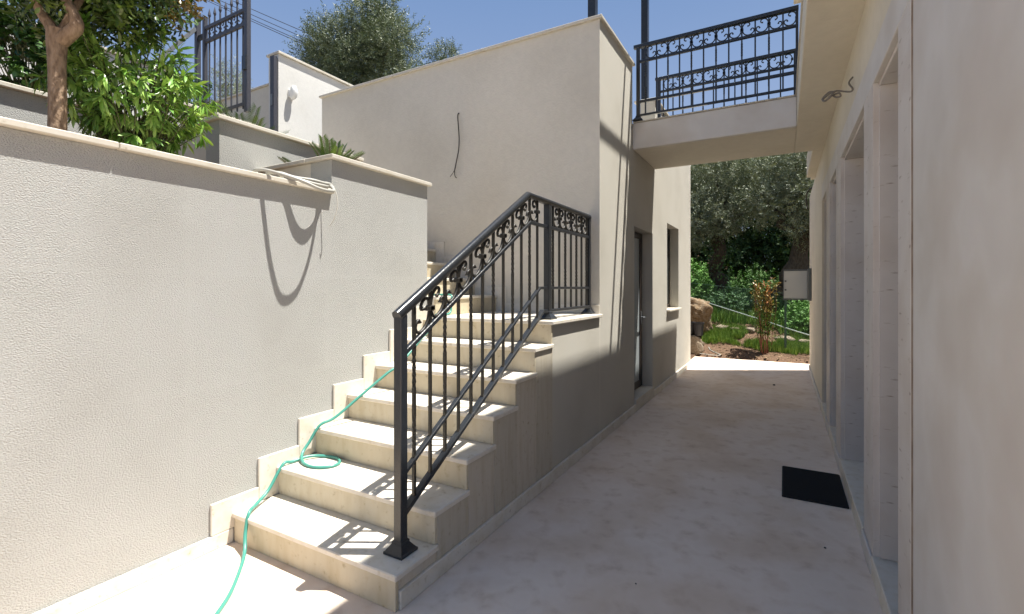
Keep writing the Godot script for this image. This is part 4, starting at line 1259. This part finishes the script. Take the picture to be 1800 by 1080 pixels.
	for i in 2:
		var a: Vector3 = pts[i]
		var e: Vector3 = pts[i + 1]
		var wg := Geo.new()
		wg.tube([a + Vector3.UP * tops[i], e + Vector3.UP * tops[i + 1]], 0.004, 5)
		part("wire", wg, M.green_wire, f)
		# the mesh: two families of thin wires
		var mg := Geo.new()
		var ln := (e - a).length()
		var pitch := 0.06
		var nseg := int(ln / pitch)
		for fam in 2:
			for j in range(-28, nseg + 28):
				# follow a diagonal from the ground up to the top wire
				var prev: Variant = null
				for q in 25:
					var s := (j + (q if fam == 0 else -q)) * pitch
					var tt := s / ln
					if tt < 0.0 or tt > 1.0:
						prev = null
						continue
					var base := a.lerp(e, tt)
					var yy := ground_height(base.x, base.z) + 0.03 + q * pitch
					if yy > lerpf(tops[i], tops[i + 1], tt): break
					var pt := Vector3(base.x, yy, base.z)
					if prev != null:
						var w := Vector3(0.0, 0.0024, 0.0)
						mg.quad(prev - w, pt - w, pt + w, prev + w)
					prev = pt
		part("mesh", mg, M.green_wire, f).set_meta("kind", "stuff")
	g = Geo.new()
	g.tube(smooth_path([Vector3(-3.2, 1.62, -13.05), Vector3(-2.0, 1.22, -12.45), Vector3(-0.55, 0.80, -11.68), Vector3(0.48, 0.50, -11.18), Vector3(1.3, 0.34, -10.95)], 4), 0.011, 8)
	solo("water_pipe", g, M.pipe, "pale thin pipe running diagonally along the chain link fence", "pipe")
	# red tipped shrub
	rng.seed = 850
	var bs := Vector3(-0.34, ground_height(-0.34, -11.25), -11.25)
	var t := thing("red_tip_shrub", "slim upright shrub with red young leaves in the garden bed", "shrub", bs)
	var lg := Geo.new()
	for i in 11:
		var a := rng.randf() * TAU
		var rr := rng.randf_range(0.08, 0.25)
		var tip := bs + Vector3(cos(a) * rr * 1.15 - 0.02, rng.randf_range(1.05, 1.5), sin(a) * rr)
		var foot := bs + Vector3(cos(a) * rr * 0.5, -0.05, sin(a) * rr * 0.5)
		part("stem", gnarled(foot, tip, 0.009, 0.004, 860 + i, 6, 0.05), M.red_twig, t)
		for j in 110:
			var fr := rng.randf_range(0.30, 1.04)
			var at := foot.lerp(tip, fr) + rdir() * 0.05
			var d := (rdir() + Vector3.UP * 0.5).normalized()
			var red := clampf((fr - 0.62) * 2.0 + (0.35 if i % 3 == 0 else -0.2), 0.0, 1.0)
			var col := mixc(Color(0.05, 0.12, 0.02), Color(0.14, 0.20, 0.04), rng.randf())
			col = mixc(col, mixc(Color(0.36, 0.08, 0.03), Color(0.45, 0.22, 0.08), rng.randf()), red * rng.randf_range(0.5, 1.0))
			lg.leaf(at, d, Vector3.UP, rng.randf_range(0.055, 0.095), 0.034, 0.2, col)
	part("foliage", lg, M.leaf_gloss, t)

func cycad(base: Vector3, fronds: int, length: float, label: String, ca: Color, cb: Color, seed_: int, lift := 0.75) -> void:
	rng.seed = seed_
	var t := thing("cycad", label, "plant", base, "cycads in the planters")
	var tg := Geo.new()
	tg.lathe(base, [Vector2(0.0, -0.02), Vector2(0.05, 0.0), Vector2(0.055, 0.05), Vector2(0.03, 0.10), Vector2(0.0, 0.11)], 12)
	part("trunk", tg, M.olive_bark, t)
	for i in fronds:
		var a := TAU * i / fronds + rng.randf_range(-0.25, 0.25)
		var up := clampf(lift + rng.randf_range(-0.3, 0.25), 0.2, 0.97)
		var out := Vector3(cos(a), 0, sin(a)) * sqrt(1.0 - up * up) + Vector3.UP * up
		var ln := length * rng.randf_range(0.8, 1.1)
		var col := mixc(ca, cb, rng.randf())
		var g := Geo.new()
		var pts := []
		for k in 9:
			var f := k / 8.0
			pts.append(base + Vector3.UP * 0.08 + out * (ln * f) - Vector3.UP * (ln * 0.16 * f * f))
		var n0 := 26
		for k in n0:
			var f := 0.16 + 0.84 * k / n0
			var q := f * 8.0
			var at: Vector3 = pts[int(q)].lerp(pts[mini(int(q) + 1, 8)], q - int(q))
			var tan: Vector3 = (pts[mini(int(q) + 1, 8)] - pts[int(q) if q < 8 else 7]).normalized()
			if tan.length_squared() < 0.1: tan = out
			var sd := tan.cross(Vector3.UP).normalized()
			var nr := sd.cross(tan)
			for s: float in [-1.0, 1.0]:
				var d := (tan * 0.75 + sd * s * 0.75 + nr * 0.4).normalized()
				g.leaf(at, d, nr, ln * 0.27 * (1.0 - 0.55 * f * f), 0.0075, 0.1, col * rng.randf_range(0.85, 1.1))
		var rg := Geo.new()
		rg.tube(pts, [0.005, 0.005, 0.0045, 0.004, 0.004, 0.0035, 0.003, 0.002, 0.0015], 5)
		var fr := part("frond", g, M.leaf_gloss, t)
		part("rib", rg, M.twig, fr)

func stem_bush(called: String, label: String, base: Vector3, centre: Vector3, rad: Vector3, stems: int, per: int, ln: float, w: float, ca: Color, cb: Color, seed_: int, droop: float, m: Material, fine := true) -> void:
	rng.seed = seed_
	var t := thing(called, label, "shrub", base)
	var sg := Geo.new()
	var lg := Geo.new()
	for i in stems:
		var d := rdir()
		d.y = d.y * 0.9 + 0.12
		var tip := centre + Vector3(d.x * rad.x, d.y * rad.y, d.z * rad.z) * pow(rng.randf_range(0.35, 1.0), 0.6)
		var mid := base.lerp(tip, 0.55) + Vector3.UP * 0.12 * rad.y + rdir() * 0.04
		var p := smooth_path([base + rdir() * 0.03, mid, tip, tip + (tip - mid) * 0.12 - Vector3.UP * 0.035], 5)
		var rr := []
		for k in p.size(): rr.append(lerpf(0.0042, 0.0012, float(k) / p.size()))
		sg.tube(p, rr, 5, false)
		for k in per:
			var f := rng.randf_range(0.45, 1.0)
			var q := f * (p.size() - 1)
			var at: Vector3 = p[int(q)].lerp(p[mini(int(q) + 1, p.size() - 1)], q - int(q))
			var tan: Vector3 = (p[mini(int(q) + 1, p.size() - 1)] - p[maxi(int(q) - 1, 0)]).normalized()
			var o := (at - centre).normalized()
			var dd := (tan * 0.5 + rdir() * 0.9 + o * 0.5 + Vector3.DOWN * droop).normalized()
			lg.leaf(at, dd, (Vector3.UP + o * 0.6 + rdir() * 0.4).normalized(), ln * rng.randf_range(0.65, 1.15), w * rng.randf_range(0.8, 1.15), 0.22, mixc(ca, cb, rng.randf()), fine)
	part("stems", sg, M.green_twig, t).set_meta("kind", "stuff")
	part("foliage", lg, m, t)

func build_planter_plants() -> void:
	# small tree with a forked trunk: offsets along the wall (a) and up (b)
	var base := Vector3(-3.12, 2.0, -0.965)
	var t := thing("small_tree", "small clipped tree with forked brown trunk in the front planter", "tree", base)
	var rt := Vector3(0.871, 0, -0.4915)
	var at := func(a: float, y: float, dz := 0.0) -> Vector3: return Vector3(-3.12, 0, -0.965) + rt * a + Vector3(0, y, 0) + Vector3(-0.4915, 0, -0.871) * dz
	var g := Geo.new()
	g.tube(smooth_path([at.call(-0.002, 1.95), at.call(0.0, 2.15), at.call(0.003, 2.35), at.call(0.0, 2.55), at.call(0.0, 2.66), at.call(0.005, 2.72)], 5), smooth_path([0.041, 0.038, 0.036, 0.036, 0.042, 0.045], 5), 16)
	part("trunk", g, M.bark, t)
	g = Geo.new()
	g.tube(smooth_path([at.call(0.0, 2.66), at.call(-0.03, 2.735), at.call(-0.075, 2.80), at.call(-0.115, 2.89), at.call(-0.16, 3.05), at.call(-0.2, 3.25)], 5), smooth_path([0.032, 0.026, 0.022, 0.019, 0.015, 0.008], 5), 12)
	part("limb", g, M.bark, t)
	g = Geo.new()
	g.tube(smooth_path([at.call(0.01, 2.66), at.call(0.055, 2.695), at.call(0.095, 2.735), at.call(0.085, 2.79), at.call(0.055, 2.85), at.call(0.03, 2.92), at.call(0.06, 3.1), at.call(0.12, 3.3)], 5), smooth_path([0.036, 0.033, 0.031, 0.025, 0.022, 0.02, 0.015, 0.008], 5), 12)
	g.tube(smooth_path([at.call(0.095, 2.73), at.call(0.118, 2.737)], 3), 0.013, 8)
	part("limb", g, M.bark, t)
	g = Geo.new()
	g.tube(smooth_path([at.call(0.0, 2.70, 0.02), at.call(0.012, 2.77, 0.04), at.call(0.03, 2.86, 0.06), at.call(0.04, 3.0, 0.12), at.call(0.0, 3.2, 0.2)], 5), smooth_path([0.03, 0.022, 0.018, 0.013, 0.007], 5), 10)
	part("limb", g, M.bark, t)
	var sp := sprig_mesh(0.11, 10, 0.048, 0.019, 0.62, 0.2, 310, true)
	crown(t, "crown", [[Vector3(-3.15, 3.24, -1.05), Vector3(0.46, 0.42, 0.50)], [Vector3(-3.15, 3.08, -1.28), Vector3(0.30, 0.27, 0.26)], [Vector3(-3.2, 3.2, -0.75), Vector3(0.34, 0.32, 0.3)], [Vector3(-3.45, 3.1, -1.1), Vector3(0.3, 0.3, 0.3)]], 1500, sp, M.leaf_gloss, Color(0.045, 0.095, 0.02), Color(0.14, 0.20, 0.045), 911, 1.0)
	crown(t, "young_leaves", [[Vector3(-3.1, 3.14, -1.45), Vector3(0.17, 0.14, 0.15)], [Vector3(-3.05, 3.27, -1.52), Vector3(0.15, 0.13, 0.14)]], 110, sp, M.leaf_gloss, Color(0.15, 0.11, 0.03), Color(0.30, 0.20, 0.06), 921, 0.95)
	stem_bush("leafy_shrub", "bright green shrub with long drooping leaves spilling over the planter coping", Vector3(-3.3, 2.0, -1.36), Vector3(-3.27, 2.53, -1.37), Vector3(0.33, 0.42, 0.41), 170, 19, 0.088, 0.022, Color(0.12, 0.28, 0.04), Color(0.42, 0.60, 0.15), 931, 0.6, M.leaf_gloss)
	stem_bush("leafy_shrub", "dark shrub with small round leaves behind the upper planter coping", Vector3(-4.62, 2.56, -1.3), Vector3(-4.6, 3.08, -1.29), Vector3(0.28, 0.42, 0.30), 130, 22, 0.052, 0.038, Color(0.025, 0.07, 0.018), Color(0.08, 0.16, 0.04), 941, 0.2, M.leaf_gloss)
	stem_bush("leafy_shrub", "small bluish green plant at the foot of the iron gate", Vector3(-5.6, 2.6, -2.85), Vector3(-5.6, 3.50, -2.85), Vector3(0.22, 0.22, 0.2), 30, 14, 0.05, 0.022, Color(0.03, 0.08, 0.03), Color(0.09, 0.16, 0.07), 951, 0.2, M.leaf_matt, false)
	cycad(Vector3(-3.24, 2.27, -2.72), 15, 0.36, "cycad with stiff green fronds in the nearest high planter", Color(0.035, 0.085, 0.012), Color(0.13, 0.20, 0.035), 961, 0.84)
	cycad(Vector3(-3.42, 2.27, -2.56), 9, 0.27, "tiny dark cycad tuft left of the nearest cycad", Color(0.03, 0.05, 0.015), Color(0.06, 0.08, 0.025), 971, 0.6)
	cycad(Vector3(-4.42, 2.60, -2.70), 18, 0.55, "larger cycad with green fronds below the iron gate", Color(0.045, 0.10, 0.015), Color(0.12, 0.19, 0.035), 981, 0.72)
	cycad(Vector3(-4.55, 2.60, -2.48), 11, 0.48, "yellowish cycad left of the larger one below the iron gate", Color(0.10, 0.13, 0.02), Color(0.18, 0.22, 0.05), 991, 0.75)

func _ready() -> void:
	rng.seed = 7
	make_materials()
	camera_and_light()
	build_ground()
	build_left_walls()
	build_stairs()
	build_annex()
	build_villa()
	build_bridge()
	build_pergola()
	build_stair_railing()
	bridge_railing(-5.535, 3.368, "nearer black iron railing with scrolls on the front edge of the footbridge", 0.0)
	bridge_railing(-6.60, 3.40, "farther black iron railing with scrolls on the rear edge of the footbridge", -0.027)
	build_gate()
	build_small_things()
	build_back_trees()
	build_garden()
	build_planter_plants()
